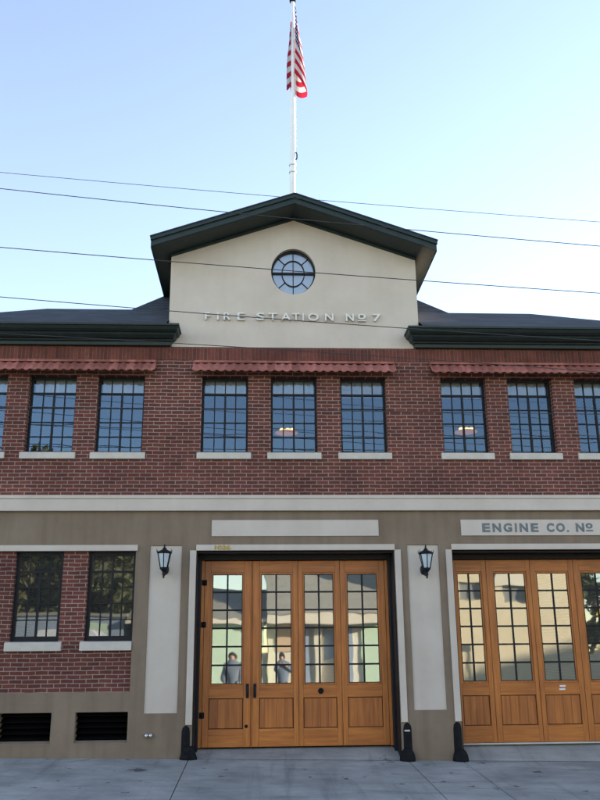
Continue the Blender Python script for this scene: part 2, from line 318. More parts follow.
class MB:
    def __init__(s): s.bm = bmesh.new(); s.uv = None
    def quad(s, pts, mi=0):
        try:
            f = s.bm.faces.new([s.bm.verts.new(p) for p in pts]); f.material_index = mi; return f
        except ValueError: return None
    def box(s, x0, x1, y0, y1, z0, z1, mi=0):
        c = [s.bm.verts.new((x, y, z)) for z in (z0, z1) for y in (y0, y1) for x in (x0, x1)]
        for idx in ((0, 2, 3, 1), (4, 5, 7, 6), (0, 1, 5, 4), (2, 6, 7, 3), (0, 4, 6, 2), (1, 3, 7, 5)):
            f = s.bm.faces.new([c[i] for i in idx]); f.material_index = mi
        return s
    def prism(s, poly, y0, y1, axis='y', mi=0):
        """poly (a,b): axis y -> (x,z) ; axis x -> (y,z) ; axis z -> (x,y)"""
        def P(a, b, t):
            return {'y': (a, t, b), 'x': (t, a, b), 'z': (a, b, t)}[axis]
        A = [s.bm.verts.new(P(a, b, y0)) for a, b in poly]; B = [s.bm.verts.new(P(a, b, y1)) for a, b in poly]
        n = len(poly)
        fs = [s.bm.faces.new(A), s.bm.faces.new(B[::-1])]
        for i in range(n):
            fs.append(s.bm.faces.new((A[i], B[i], B[(i + 1) % n], A[(i + 1) % n])))
        for f in fs: f.material_index = mi
        return s
    def tube(s, pts, rad, seg=10, cap=True, mi=0, squash=1.0):
        pts = [Vector(p) for p in pts]
        if not isinstance(rad, (list, tuple)): rad = [rad] * len(pts)
        rings = []; up = None
        for i, p in enumerate(pts):
            d = (pts[min(i + 1, len(pts) - 1)] - pts[max(i - 1, 0)]).normalized()
            if up is None:
                up = Vector((0, 0, 1)) if abs(d.z) < .9 else Vector((0, 1, 0))
            a = d.cross(up).normalized(); b = a.cross(d).normalized(); up = b
            rings.append([s.bm.verts.new(p + (a * math.cos(2 * math.pi * k / seg) + b * math.sin(2 * math.pi * k / seg) * squash) * rad[i]) for k in range(seg)])
        for r0, r1 in zip(rings, rings[1:]):
            for k in range(seg):
                f = s.bm.faces.new((r0[k], r0[(k + 1) % seg], r1[(k + 1) % seg], r1[k])); f.material_index = mi; f.smooth = True
        if cap:
            for r in (rings[0][::-1], rings[-1]):
                f = s.bm.faces.new(r); f.material_index = mi
        return s
    def lathe(s, prof, cx, cy, cz=0, seg=20, a0=0, mi=0, sx=1, sy=1):
        rings = []
        for r, z in prof:
            rings.append([s.bm.verts.new((cx + sx * r * math.cos(a0 + 2 * math.pi * k / seg), cy + sy * r * math.sin(a0 + 2 * math.pi * k / seg), cz + z)) for k in range(seg)])
        for r0, r1 in zip(rings, rings[1:]):
            for k in range(seg):
                f = s.bm.faces.new((r0[k], r0[(k + 1) % seg], r1[(k + 1) % seg], r1[k])); f.material_index = mi; f.smooth = seg > 8
        for r in (rings[0][::-1], rings[-1]):
            f = s.bm.faces.new(r); f.material_index = mi
        return s
    def wall(s, x0, x1, z0, z1, yf, yb, holes=(), mi=0):
        """slab in the x-z plane with rectangular holes and their reveals"""
        xs = sorted({x0, x1, *[min(max(h[i], x0), x1) for h in holes for i in (0, 1)]})
        zs = sorted({z0, z1, *[min(max(h[i], z0), z1) for h in holes for i in (2, 3)]})
        V = {}
        def v(x, y, z):
            k = (round(x, 5), round(y, 5), round(z, 5))
            if k not in V: V[k] = s.bm.verts.new((x, y, z))
            return V[k]
        nx, nz = len(xs) - 1, len(zs) - 1
        def solid(i, j):
            if i < 0 or j < 0 or i >= nx or j >= nz: return False
            cx, cz = (xs[i] + xs[i + 1]) / 2, (zs[j] + zs[j + 1]) / 2
            return not any(h[0] < cx < h[1] and h[2] < cz < h[3] for h in holes)
        for i in range(nx):
            for j in range(nz):
                if not solid(i, j): continue
                a, b, c, d = xs[i], xs[i + 1], zs[j], zs[j + 1]
                fs = [(v(a, yf, c), v(b, yf, c), v(b, yf, d), v(a, yf, d)), (v(a, yb, c), v(a, yb, d), v(b, yb, d), v(b, yb, c))]
                if not solid(i - 1, j): fs.append((v(a, yf, c), v(a, yf, d), v(a, yb, d), v(a, yb, c)))
                if not solid(i + 1, j): fs.append((v(b, yf, c), v(b, yb, c), v(b, yb, d), v(b, yf, d)))
                if not solid(i, j - 1): fs.append((v(a, yf, c), v(a, yb, c), v(b, yb, c), v(b, yf, c)))
                if not solid(i, j + 1): fs.append((v(a, yf, d), v(b, yf, d), v(b, yb, d), v(a, yb, d)))
                for q in fs:
                    f = s.bm.faces.new(q); f.material_index = mi
        return s
    def build(s, name, mats, parent=None, loc=None, bevel=0, smooth=False, recalc=True):
        if not isinstance(mats, (list, tuple)): mats = [mats]
        off = root_loc(parent) if parent is not None else Vector(loc or (0, 0, 0))
        if off.length: bmesh.ops.translate(s.bm, verts=s.bm.verts, vec=-off)
        if recalc: bmesh.ops.recalc_face_normals(s.bm, faces=s.bm.faces)
        me = bpy.data.meshes.new(name); s.bm.to_mesh(me); s.bm.free()
        for m in mats: me.materials.append(m)
        if smooth:
            for p in me.polygons: p.use_smooth = True
        o = bpy.data.objects.new(name, me); COL.objects.link(o)
        if parent is not None: o.parent = parent
        else: o.location = off
        if bevel:
            b = o.modifiers.new('edge', 'BEVEL'); b.width = bevel; b.segments = 2; b.limit_method = 'ANGLE'; b.angle_limit = R(40)
        return o

def text_mesh(name, body, mat, parent, x0, x1, z0, z1, y, extrude, offset=0.0, label=None):
    """lettering standing in the x-z plane, stretched to x0..x1, z0..z1"""
    cu = bpy.data.curves.new('lettering', 'FONT'); cu.body = body; cu.extrude = 1; cu.offset = offset; cu.resolution_u = 6
    t = bpy.data.objects.new('lettering', cu); COL.objects.link(t)
    bpy.context.view_layer.update()
    me = bpy.data.meshes.new_from_object(t.evaluated_get(bpy.context.evaluated_depsgraph_get()))
    bpy.data.objects.remove(t); bpy.data.curves.remove(cu)
    xs = [v.co.x for v in me.vertices]; ys = [v.co.y for v in me.vertices]
    a, b, c, d = min(xs), max(xs), min(ys), max(ys)
    off = root_loc(parent)
    for v in me.vertices:
        X = x0 + (v.co.x - a) / (b - a) * (x1 - x0); Z = z0 + (v.co.y - c) / (d - c) * (z1 - z0)
        Y = y + (-extrude if v.co.z > 0 else 0)
        v.co = Vector((X, Y, Z)) - off
    me.name = name; me.materials.clear(); me.materials.append(mat)
    o = bpy.data.objects.new(name, me); COL.objects.link(o); o.parent = parent
    if label: o['label'] = label
    return o

def copy_tree(o, parent=None):
    c = o.copy(); COL.objects.link(c); c.parent = parent
    for ch in [k for k in bpy.data.objects if k.parent == o]: copy_tree(ch, c)
    return c

# ================================================================== SETTING
XC = .63                       # centre line of the facade
def ground_z(x, y): return -.02 * (x - .9) + .042 * min(y, 0)

gnd = MB()
ys = [(-900, -.6), (-60, -.3), (-21.5, .05), (-11.9, .02)]
gnd.quad([(-900, -11.3, -.55), (900, -11.3, -.55), (900, -900, -1.5), (-900, -900, -1.5)])
tag(gnd.build('ground', M['earth']), kind='structure')
g2 = MB(); g2.quad([(-900, -4.2, -.85), (900, -4.2, -.85), (900, 900, -1.2), (-900, 900, -1.2)])
tag(g2.build('ground_behind_station', M['earth']), kind='structure')
rd = MB()
rx = [-60, -20, -8, 0, 8, 20, 60]
def road_z(x, y): return -.02 * (min(max(x, -8), 8) - .9) - .36 + (y + 3.9) * (-.04)
for a, b in zip(rx, rx[1:]):
    rd.quad([(a, -4.05, road_z(a, -4.05)), (b, -4.05, road_z(b, -4.05)), (b, -11.5, -.50), (a, -11.5, -.50)])
tag(rd.build('road', M['asphalt']), kind='structure')
# far pavement with kerb
fp = MB(); fp.box(-60, 60, -20.9, -11.48, -.9, -.36)
tag(fp.build('far_pavement', M['conc']), kind='structure')

# near sidewalk: separate slabs with real open joints
jx = [-14.0, -10.6, -7.2, -4.15, -1.04, 2.34, 3.19, 6.45, 9.9, 13.5]
jy = [-3.75, -1.85, -.005]
sw = MB()
for a, b in zip(jx, jx[1:]):
    for c, d in zip(jy, jy[1:]):
        g = .007 if (a > -1.2 and a < 3.3) or (b > -1.2 and b < 3.3) else .003
        gy = .0025
        A, B, C2, D2 = a + g, b - g, c + gy, d - gy
        n = 6
        for i in range(n):
            xa = A + (B - A) * i / n; xb = A + (B - A) * (i + 1) / n
            sw.quad([(xa, C2, ground_z(xa, C2)), (xb, C2, ground_z(xb, C2)), (xb, D2, ground_z(xb, D2)), (xa, D2, ground_z(xa, D2))])
        # joint sides
        for (p, q) in (((A, C2), (A, D2)), ((B, C2), (B, D2)), ((A, C2), (B, C2)), ((A, D2), (B, D2))):
            sw.quad([(p[0], p[1], ground_z(*p)), (q[0], q[1], ground_z(*q)), (q[0], q[1], ground_z(*q) - .05), (p[0], p[1], ground_z(*p) - .05)])
bmesh.ops.remove_doubles(sw.bm, verts=sw.bm.verts, dist=1e-5)
tag(sw.build('sidewalk', M['conc'], recalc=False), kind='structure')
bed = MB()
bed.quad([(-14, -3.75, ground_z(-14, -3.75) - .03), (13.5, -3.75, ground_z(13.5, -3.75) - .03), (13.5, .2, ground_z(13.5, 0) - .03), (-14, .2, ground_z(-14, 0) - .03)])
tag(bed.build('sidewalk_joint_bed', M['dark']), kind='structure')
kb = MB()
for a, b in zip(jx, jx[1:]):
    kb.prism([(-3.758, ground_z((a + b) / 2, -3.76) - .002), (-3.92, ground_z((a + b) / 2, -3.9) - .006), (-3.95, ground_z((a + b) / 2, -3.9) - .03), (-4.1, ground_z((a + b) / 2, -3.9) - .4), (-3.758, ground_z((a + b) / 2, -3.9) - .4)], a + .004, b - .004, 'x')
tag(kb.build('kerb', M['conc']), kind='structure')
# sloped aprons in the two door recesses
for x0, x1 in ((-1.0, 2.26), (3.22, 6.42)):
    ap = MB(); n = 6
    for i in range(n):
        a = x0 - .02 + (x1 - x0 + .04) * i / n; b = x0 - .02 + (x1 - x0 + .04) * (i + 1) / n
        zi = .125 if x0 < 0 else .14
        ap.quad([(a, -.002, ground_z(a, 0) + .003), (b, -.002, ground_z(b, 0) + .003), (b, .56, zi), (a, .56, zi)])
        ap.quad([(a, .56, zi), (b, .56, zi), (b, 1.0, zi), (a, 1.0, zi)])
    bmesh.ops.remove_doubles(ap.bm, verts=ap.bm.verts, dist=1e-5)
    tag(ap.build('driveway_apron', M['conc']), kind='structure')

# ================================================================== FIRE STATION
XL, XR, YB = -5.95, 7.22, 14.0
st = empty('fire_station', (XC, 0, 0))
tag(st, 'two-storey red brick and stucco fire station with central gable and orange wooden bay doors', 'fire station')
BAY = [(-1.0, 2.26), (3.22, 6.42)]
UPX = [-4.70, -3.53, -2.365, -.58, .615, 1.825, 3.60, 4.79, 5.99]       # upper window centres
UPW, UZ0, UZ1 = .80, 4.86, 6.21
LOX = [-4.70, -3.53, -2.365]
LOW, LZ0, LZ1 = .765, 1.79, 3.20
PANELS = [(-1.755, -1.24), (2.48, 3.0), (-5.72, -5.24), (6.66, 7.1)]
VENT = [(-2.80, -1.995), (-3.96, -3.165), (-5.1, -4.33)]
BPX0, BPX1 = -5.09, -1.985

lw = MB()
holes = [(a, b, -1, 3.20) for a, b in BAY] + [(BPX0, BPX1, 1.02, 3.20)] + [(a, b, .28, .73) for a, b in VENT] + [(a, b, .70, 3.285) for a, b in PANELS]
lw.wall(XL, XR, -.6, 3.85, 0, .40, holes)
lw.build('stucco_wall', M['taupe'], st, bevel=.006)
for a, b in PANELS:
    p = MB(); p.box(a + .001, b - .001, .022, .06, .701, 3.284); p.build('pilaster_panel', M['cream'], st)
bp_ = MB(); bp_.wall(BPX0 + .001, BPX1 - .001, 1.021, 3.199, .03, .30, [(c - LOW / 2, c + LOW / 2 + (.01 if c > -2.5 else 0), LZ0, 3.2) for c in LOX])
bp_.build('brick_panel', M['brick'], st)
bd = MB(); bd.box(XL - .05, XR + .05, -.07, .3, 3.85, 4.05); bd.box(XL - .06, XR + .06, -.085, .3, 4.05, 4.11)
bd.build('belt_course', M['cream'], st, bevel=.008)
uw = MB(); uw.wall(XL, XR, 4.11, 6.50, 0, .30, [(c - UPW / 2, c + UPW / 2, UZ0, UZ1) for c in UPX]); uw.build('brick_wall', M['brick'], st)
so = MB(); so.box(XL, XR, -.012, .3, 6.50, 6.745); so.build('soldier_course', M['soldier'], st)

# gable wall with oval opening
OX, OZ, OA, OB = .62, 8.22, .405, .452
GX0, GX1, GZT = -1.59, 2.86, 8.50
SL = .351
def roof_under(x): return 9.30 - abs(x - XC) * SL
def gable(mb, yf, yb):
    outer = [(GX0, 6.745), (GX1, 6.745), (GX1, roof_under(GX1)), (XC, roof_under(XC)), (GX0, roof_under(GX0))]
    NS = 48
    inner = [(OX + OA * math.cos(2 * math.pi * k / NS), OZ + OB * math.sin(2 * math.pi * k / NS)) for k in range(NS)]
    loops = []
    for y in (yf, yb):
        ov = [mb.bm.verts.new((x, y, z)) for x, z in outer]; iv = [mb.bm.verts.new((x, y, z)) for x, z in inner]
        es = [mb.bm.edges.new((ov[i], ov[(i + 1) % len(ov)])) for i in range(len(ov))] + [mb.bm.edges.new((iv[i], iv[(i + 1) % NS])) for i in range(NS)]
        bmesh.ops.triangle_fill(mb.bm, edges=es, use_beauty=True)
        loops.append((ov, iv))
    for j in (0, 1):
        A, B = loops[0][j], loops[1][j]
        for i in range(len(A)):
            f = mb.bm.faces.new((A[i], A[(i + 1) % len(A)], B[(i + 1) % len(A)], B[i]))
gw = MB(); gable(gw, -.004, .28); gw.build('gable_wall', M['cream'], st)
for x0, x1 in ((GX0, GX0 + .2), (GX1 - .2, GX1)):
    gs = MB(); gs.box(x0, x1, .28, 6.0, 6.7, 8.48); gs.build('gable_side_wall', M['cream'], st)

# round window
rw = MB(); NS = 48
def oval_ring(mb, a0, b0, a1, b1, y0, y1):
    for k in range(NS):
        t0, t1 = 2 * math.pi * k / NS, 2 * math.pi * (k + 1) / NS
        P = lambda a, b, t, y: (OX + a * math.cos(t), y, OZ + b * math.sin(t))
        for q in ((P(a0, b0, t0, y0), P(a0, b0, t1, y0), P(a1, b1, t1, y0), P(a1, b1, t0, y0)),
                  (P(a0, b0, t0, y0), P(a0, b0, t0, y1), P(a0, b0, t1, y1), P(a0, b0, t1, y0)),
                  (P(a1, b1, t0, y0), P(a1, b1, t1, y0), P(a1, b1, t1, y1), P(a1, b1, t0, y1))):
            mb.quad(q)
oval_ring(rw, OA - .03, OB - .03, OA - .001, OB - .001, .07, .14)
oval_ring(rw, .195, .245, .213, .263, .09, .125)
rw.box(OX - OA + .02, OX + OA - .02, .075, .135, OZ - .015, OZ + .015)
rw.box(OX - .008, OX + .008, .088, .13, OZ - OB + .02, OZ - .015); rw.box(OX - .008, OX + .008, .088, .13, OZ + .015, OZ + OB - .02)
for sx in (-1, 1):
    for sz in (-1, 1):
        p0 = (OX + sx * .205 * .72, .108, OZ + sz * .255 * .69); p1 = (OX + sx * (OA - .02) * .72, .108, OZ + sz * (OB - .02) * .69)
        rw.tube([p0, p1], .010, 6)
bmesh.ops.remove_doubles(rw.bm, verts=rw.bm.verts, dist=1e-5)
rwo = rw.build('round_window', M['black'], st)
gl = MB(); gl.bm.faces.new([gl.bm.verts.new((OX + (OA - .01) * math.cos(2 * math.pi * k / NS), .115, OZ + (OB - .01) * math.sin(2 * math.pi * k / NS))) for k in range(NS)])
gl.build('pane', M['glass_round'], rwo)
bl_ = MB(); bl_.box(OX - .5, OX + .5, .20, .22, OZ - .5, OZ + .5); bl_.build('blind', M['blind'], rwo)

# steel sash windows
def sash(cx, w, z0, z1, yfr, up):
    mb = MB(); x0, x1 = cx - w / 2, cx + w / 2
    f = .035 if up else .055
    mb.wall(x0 + .001, x1 - .001, z0 + .001, z1 - .001, yfr, yfr + .06, [(x0 + f, x1 - f, z0 + (f if up else .08), z1 - (f if up else .07))])
    a, b = x0 + f, x1 - f; c, d = z0 + (f if up else .08), z1 - (f if up else .07)
    H = (d - c) / 5; zt = d - H
    mb.box(a, b, yfr + .003, yfr + .055, zt - .016, zt + .016)                         # transom bar
    mb.box(cx - .016, cx + .016, yfr + .005, yfr + .053, c, zt - .016)                 # meeting stile
    for k in (1, 2, 3): 
        mb.box(a, cx - .016, yfr + .012, yfr + .046, c + H * k - .009, c + H * k + .009)
        mb.box(cx + .016, b, yfr + .012, yfr + .046, c + H * k - .009, c + H * k + .009)
    q = (b - a) / 4
    for k in (1, 3):
        mb.box(a + q * k - .009, a + q * k + .009, yfr + .014, yfr + .044, c, zt - .016)
        mb.box(a + q * k - .009, a + q * k + .009, yfr + .014, yfr + .044, zt + .016, d)
    mb.box(cx - .009, cx + .009, yfr + .014, yfr + .044, zt + .016, d)
    if up: mb.box(a + .001, cx - .02, yfr - .004, yfr + .03, c + H * 2 - .02, c + H * 2 - .012) if False else None
    o = mb.build('window', M['black'], st)
    t1, t2 = random.uniform(-.004, .004), random.uniform(-.003, .003)
    g = MB(); g.quad([(a - .01, yfr + .03 + t1 + t2, c - .01), (b + .01, yfr + .03 - t1 + t2, c - .01), (b + .01, yfr + .03 - t1 - t2, d + .01), (a - .01, yfr + .03 + t1 - t2, d + .01)])
    # each sash leaf sits a hair out of true, so its reflection differs
    g.build('pane', M['glass_up'] if up else M['glass_lo'], o)
    if up:
        h = MB(); n = 14; dz = zt + .01 - random.uniform(-.01, .03)
        for i in range(n):
            xa = a + .01 + (b - a - .02) * i / n; xb = a + .01 + (b - a - .02) * (i + 1) / n
            ya, yb = yfr + .12 + .012 * (i % 2), yfr + .12 + .012 * ((i + 1) % 2)
            h.quad([(xa, ya, dz), (xb, yb, dz), (xb, yb, d + .03), (xa, ya, d + .03)])
        h.build('blind', M['blind'], o)
    s = MB(); sw_ = .46 if up else .44
    sz0 = z0 - .128 if up else z0 - .145
    xr = min(cx + sw_, BPX1 - .003) if not up else cx + sw_
    s.prism([(-.045 if up else -.03, sz0), (.14, sz0), (.14, z0 - .002), (.02, z0 - .003), (-.045 if up else -.03, z0 - .018)], cx - sw_, xr, 'x')
    s.build('sill', M['stone'], o, bevel=.006)
    return o
for c in UPX: sash(c, UPW, UZ0, UZ1, .13, True)
for c in LOX: sash(c + (.005 if c > -2.5 else 0), LOW + (.01 if c > -2.5 else 0), LZ0, LZ1, .10, False)

# basement vents: dark louvred openings with sloping ledge
for a, b in VENT:
    v = MB()
    v.box(a + .001, b - .001, .26, .34, .281, .729, 0)
    for k in range(5):
        z = .33 + k * .085
        v.prism([(.10, z), (.24, z + .05), (.24, z + .066), (.10, z + .016)], a + .002, b - .002, 'x', 1)
    vo = v.build('basement_vent', [M['void'], M['void']], st)
    l = MB(); l.prism([(-.004, .262), (.08, .262), (.08, .318), (-.004, .284)], a + .001, b - .001, 'x'); l.build('ledge', M['taupe'], vo)

# trims round the bays and over the left windows
tr = MB(); tr.box(BPX0 - .05, BPX1 + .03, -.045, .05, 3.20, 3.295); tr.build('window_head_trim', M['cream'], st, bevel=.005)
for i, (a, b) in enumerate(BAY):
    t = MB(); t.box(a - .005, b + .005, -.04, .05, 3.20, 3.295)
    t.box(a - .105, a - .003, -.03, .05, .53, 3.205); t.box(b + .003, b + .105, -.03, .05, .53, 3.205)
    t.build('bay_trim', M['cream'], st, bevel=.005)
    # reveal lining, dark painted
    r = MB(); r.box(a - .001, a + .06, .36, .75, -.1, 3.199); r.box(b - .06, b + .001, .36, .75, -.1, 3.199); r.box(a + .06, b - .06, .36, .75, 3.085, 3.199)
    r.build('door_frame', M['black'], st, bevel=.006)
    rl = MB(); rl.box(a + .002, a + .02, .04, .36, -.1, 3.18); rl.box(b - .02, b - .002, .04, .36, -.1, 3.18); rl.box(a + .02, b - .02, .04, .36, 3.165, 3.185)
    rl.build('reveal_lining', M['black'], st)
# sign panels
SIGN = [(-.76, 2.01), (3.40, 6.17)]
for i, (a, b) in enumerate(SIGN):
    s = MB(); s.box(a, b, -.018, .02, 3.435, 3.70)
    so_ = s.build('sign_panel', M['cream'], st, bevel=.004)
    if i == 0: so_['label'] = 'blank cream sign panel'
    if i == 1:
        so_['label'] = 'cream sign panel lettered ENGINE CO. No 7'
        zb, zt = 3.49, 3.64
        def ex(c): return 3.75 + (422 + c / 3.37 - 481) * (5.67 - 3.75) / 113
        for ch, ca, cb in (('E', 200, 227), ('N', 235, 264), ('G', 272, 301), ('I', 310.5, 317.5), ('N', 326, 355), ('E', 364, 390), ('C', 418, 444), ('O', 450, 480), ('N', 517, 546), ('7', 606, 630)):
            text_mesh('letter', ch, M['ink'], so_, ex(ca), ex(cb), zb, zt, -.0185, .002, offset=.05)
        dt = MB(); dt.box(ex(486), ex(493), -.0205, -.0185, zb, zb + .03); dt.build('letter', M['ink'], so_)
        text_mesh('letter', 'o', M['ink'], so_, ex(551), ex(575), zb + .055, zt, -.0185, .002, offset=.045)
        ul = MB(); ul.box(ex(551), ex(575), -.0205, -.0185, zb + .008, zb + .034); ul.build('letter', M['ink'], so_)
# house number
text_mesh('house_number', '1036', M['gold'], st, -.705, -.445, 3.212, 3.286, -.0405, .008, offset=.03, label='gold house number 1036')
# raised letters
LZ, LT = 7.245, 7.385
rows = [('F', 205.2, 210.0), ('I', 217.0, 218.6), ('R', 223.5, 230.5), ('E', 237.0, 244.5), ('S', 256.0, 264.0), ('T', 268.0, 276.5), ('A', 280.5, 290.5),
        ('T', 292.0, 299.0), ('I', 302.0, 303.4), ('O', 307.5, 318.0), ('N', 324.5, 333.0), ('N', 345.5, 353.5), ('7', 372.5, 380.5)]
def px2x(px): return -.965 + (px - 204.5) * (2.185 + .965) / (381 - 204.5)
for ch, a, b in rows:
    text_mesh('letter', ch, M['letter'], st, px2x(a), px2x(b), LZ, LT, -.018, .042, offset=.014)
    pin = MB()
text_mesh('letter', 'o', M['letter'], st, px2x(357.5), px2x(365.5), LZ + .035, LT, -.018, .042, offset=.014)
ul = MB(); ul.box(px2x(357.5), px2x(365.5), -.06, -.018, LZ, LZ + .018); ul.build('letter', M['letter'], st)

# clay tile hoods over the upper windows
def hood(x0, x1):
    mb = MB(); pitch = .142; ns = 12
    n = max(1, round((x1 - x0) / pitch)); p = (x1 - x0) / n
    prof = [(-.012, 6.455, 0), (-.10, 6.385, 0), (-.18, 6.310, 0), (-.26, 6.228, 1)]
    cols = []
    rnd = [random.uniform(-.013, .013) for _ in range(n + 1)]
    for i in range(n * ns + 1):
        ph = (i % ns) / ns; x = x0 + p * i / ns; k = min(i // ns, n)
        h = .013 * (1 + math.cos(2 * math.pi * ph))
        cols.append([mb.bm.verts.new((x, y - h * .62 + (rnd[k] if y < -.2 else 0), z + h * .72)) for y, z, r in prof])
    for a, b in zip(cols, cols[1:]):
        for j in range(len(prof) - 1):
            f = mb.bm.faces.new((a[j], a[j + 1], b[j + 1], b[j])); f.smooth = True
    o = mb.build('tile_hood', M['tile'], st)
    m = o.modifiers.new('thick', 'SOLIDIFY'); m.thickness = .018; m.offset = -1
    c = MB(); c.prism([(-.013, 6.44), (-.10, 6.43), (-.105, 6.465), (-.013, 6.50)], x0 + .01, x1 - .01, 'x'); c.build('hood_cap', M['tile'], o)
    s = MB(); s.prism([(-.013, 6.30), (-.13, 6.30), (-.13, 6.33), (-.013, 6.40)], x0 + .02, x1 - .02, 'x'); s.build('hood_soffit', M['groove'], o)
for a, b in ((-5.4, -1.775), (-1.135, 2.385), (3.01, 6.65)): hood(a, b)

# moulded green cornice / gutter of the two wings
PROF = [(0, 6.742), (.10, 6.742), (.105, 6.80), (.15, 6.805), (.16, 6.825), (.22, 6.835), (.285, 6.875), (.30, 6.90), (.345, 6.905), (.395, 6.93), (.42, 6.965), (.425, 6.975), (.46, 6.978), (.465, 7.01), (.43, 7.02), (0, 7.02)]
def cornice(xo, xi, sgn):
    """xo outer end, xi inner end (beside the gable); sgn=+1 when the inner end faces +x"""
    mb = MB(); A = []; B = []; C_ = []
    for p, z in PROF:
        A.append(mb.bm.verts.new((xo - sgn * 0, -p, z)))
        B.append(mb.bm.verts.new((xi + sgn * .45 * p, -p, z)))
        C_.append(mb.bm.verts.new((xi + sgn * .45 * p, -.003, z)))
    for i in range(len(PROF) - 1):
        mb.bm.faces.new((A[i], B[i], B[i + 1], A[i + 1])); 
        if i: mb.bm.faces.new((B[i], C_[i], C_[i + 1], B[i + 1]))
    mb.bm.faces.new(A)
    bmesh.ops.remove_doubles(mb.bm, verts=mb.bm.verts, dist=1e-5)
    return mb.build('cornice', M['green'], st)
cornice(XL - .35, -1.575, 1); cornice(XR + .35, 2.80, -1)

# roofs
ex0, ex1, ey, ez = XL - .38, XR + .38, -.44, 7.005
rx0, rx1, ry, rz = -4.03, 5.30, 1.1, 7.90
rf = MB()
def fz_(y): return ez + (rz - ez) * (y - ey) / (ry - ey)
gl0, gr0 = GX0 - .004, GX1 + .004
rf.quad([(ex0, ey, ez), (gl0, ey, ez), (gl0, ry, rz), (rx0, ry, rz)])
rf.quad([(gr0, ey, ez), (ex1, ey, ez), (rx1, ry, rz), (gr0, ry, rz)])
rf.quad([(gl0, .3, fz_(.3)), (gr0, .3, fz_(.3)), (gr0, ry, rz), (gl0, ry, rz)])
rf.quad([(ex0, ey, ez), (rx0, ry, rz), (rx0, YB - 1.1, rz), (ex0, YB + .44, ez)])
rf.quad([(ex1, ey, ez), (ex1, YB + .44, ez), (rx1, YB - 1.1, rz), (rx1, ry, rz)])
rf.quad([(ex0, YB + .44, ez), (rx0, YB - 1.1, rz), (rx1, YB - 1.1, rz), (ex1, YB + .44, ez)])
rf.quad([(rx0, ry, rz), (rx1, ry, rz), (rx1, YB - 1.1, rz), (rx0, YB - 1.1, rz)])
bmesh.ops.remove_doubles(rf.bm, verts=rf.bm.verts, dist=1e-5)
rfo = rf.build('main_roof', M['shingle'], st)
cr = MB(); cx0, cx1, cy0, cy1 = -2.50, 3.76, 1.12, 8.0; ax = 1.6; hz = rz + .95 * ax
base = [(cx0, cy0, rz - .02), (cx1, cy0, rz - .02), (cx1, cy1, rz - .02), (cx0, cy1, rz - .02)]; top = [(cx0 + ax, cy0 + ax, hz), (cx1 - ax, cy0 + ax, hz), (cx1 - ax, cy1 - ax, hz), (cx0 + ax, cy1 - ax, hz)]
for i in range(4): cr.quad([base[i], base[(i + 1) % 4], top[(i + 1) % 4], top[i]])
cr.quad(top)
cr.build('upper_roof', M['shingle'], st)
# gable roof slab with fascia and soffit
gr = MB(); RX0, RX1 = -1.91, 3.17
def rt(x): return 9.49 - abs(x - XC) * SL
gr.prism([(RX0, rt(RX0)), (XC, rt(XC)), (RX1, rt(RX1)), (RX1, rt(RX1) - .02), (XC, rt(XC) - .02), (RX0, rt(RX0) - .02)], -.60, 6.2)
gr.build('gable_roof', M['shingle'], st)
fa = MB()
fa.prism([(RX0 + .03, rt(RX0 + .03) - .02), (XC, rt(XC) - .02), (RX1 - .03, rt(RX1 - .03) - .02), (RX1 - .03, rt(RX1 - .03) - .185), (XC, rt(XC) - .185), (RX0 + .03, rt(RX0 + .03) - .185)], -.55, -.51)
fa.prism([(RX0 + .01, rt(RX0 + .01) - .02), (XC, rt(XC) - .02), (RX1 - .01, rt(RX1 - .01) - .02), (RX1 - .01, rt(RX1 - .01) - .085), (XC, rt(XC) - .085), (RX0 + .01, rt(RX0 + .01) - .085)], -.585, -.55)
for sx in (RX0, RX1):
    d = .03 if sx < 0 else -.03
    fa.box(min(sx + .01 * (1 if sx < 0 else -1), sx + d), max(sx + .01 * (1 if sx < 0 else -1), sx + d), -.51, 6.1, rt(sx) - .19, rt(sx) - .02)
fa.build('fascia', M['green'], st)
sf = MB()
sf.prism([(RX0 + .03, rt(RX0 + .03) - .165), (XC, rt(XC) - .165), (RX1 - .03, rt(RX1 - .03) - .165), (RX1 - .03, rt(RX1 - .03) - .188), (XC, rt(XC) - .188), (RX0 + .03, rt(RX0 + .03) - .188)], -.51, 6.1)
sf.build('soffit', M['green'], st)
fz = MB()   # slim frieze board under the soffit
fz.prism([(GX0 - .01, roof_under(GX0 - .01) - .003), (XC, roof_under(XC) - .003), (GX1 + .01, roof_under(GX1 + .01) - .003), (GX1 + .01, roof_under(GX1) - .05), (XC, roof_under(XC) - .053), (GX0 - .01, roof_under(GX0) - .05)], -.03, -.005)
fz.build('frieze_board', M['green'], st)

# body of the building behind the facade
sd = MB(); sd.box(XL, XL + .3, .41, YB, -.6, 6.98); sd.box(XR - .3, XR, .41, YB, -.6, 6.98); sd.box(XL + .3, XR - .3, YB - .3, YB, -.6, 6.98)
sd.build('rear_wall', M['brick'], st)
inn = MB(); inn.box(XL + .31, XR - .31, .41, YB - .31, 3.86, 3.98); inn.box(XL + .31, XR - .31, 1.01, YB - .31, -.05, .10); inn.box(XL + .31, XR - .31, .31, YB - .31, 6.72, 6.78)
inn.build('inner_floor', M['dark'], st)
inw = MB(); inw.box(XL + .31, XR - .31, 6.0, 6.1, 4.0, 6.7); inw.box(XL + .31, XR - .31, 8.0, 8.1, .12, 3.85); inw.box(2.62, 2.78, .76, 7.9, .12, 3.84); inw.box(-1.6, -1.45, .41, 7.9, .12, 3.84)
inw.build('inner_partition', M['dark'], st)

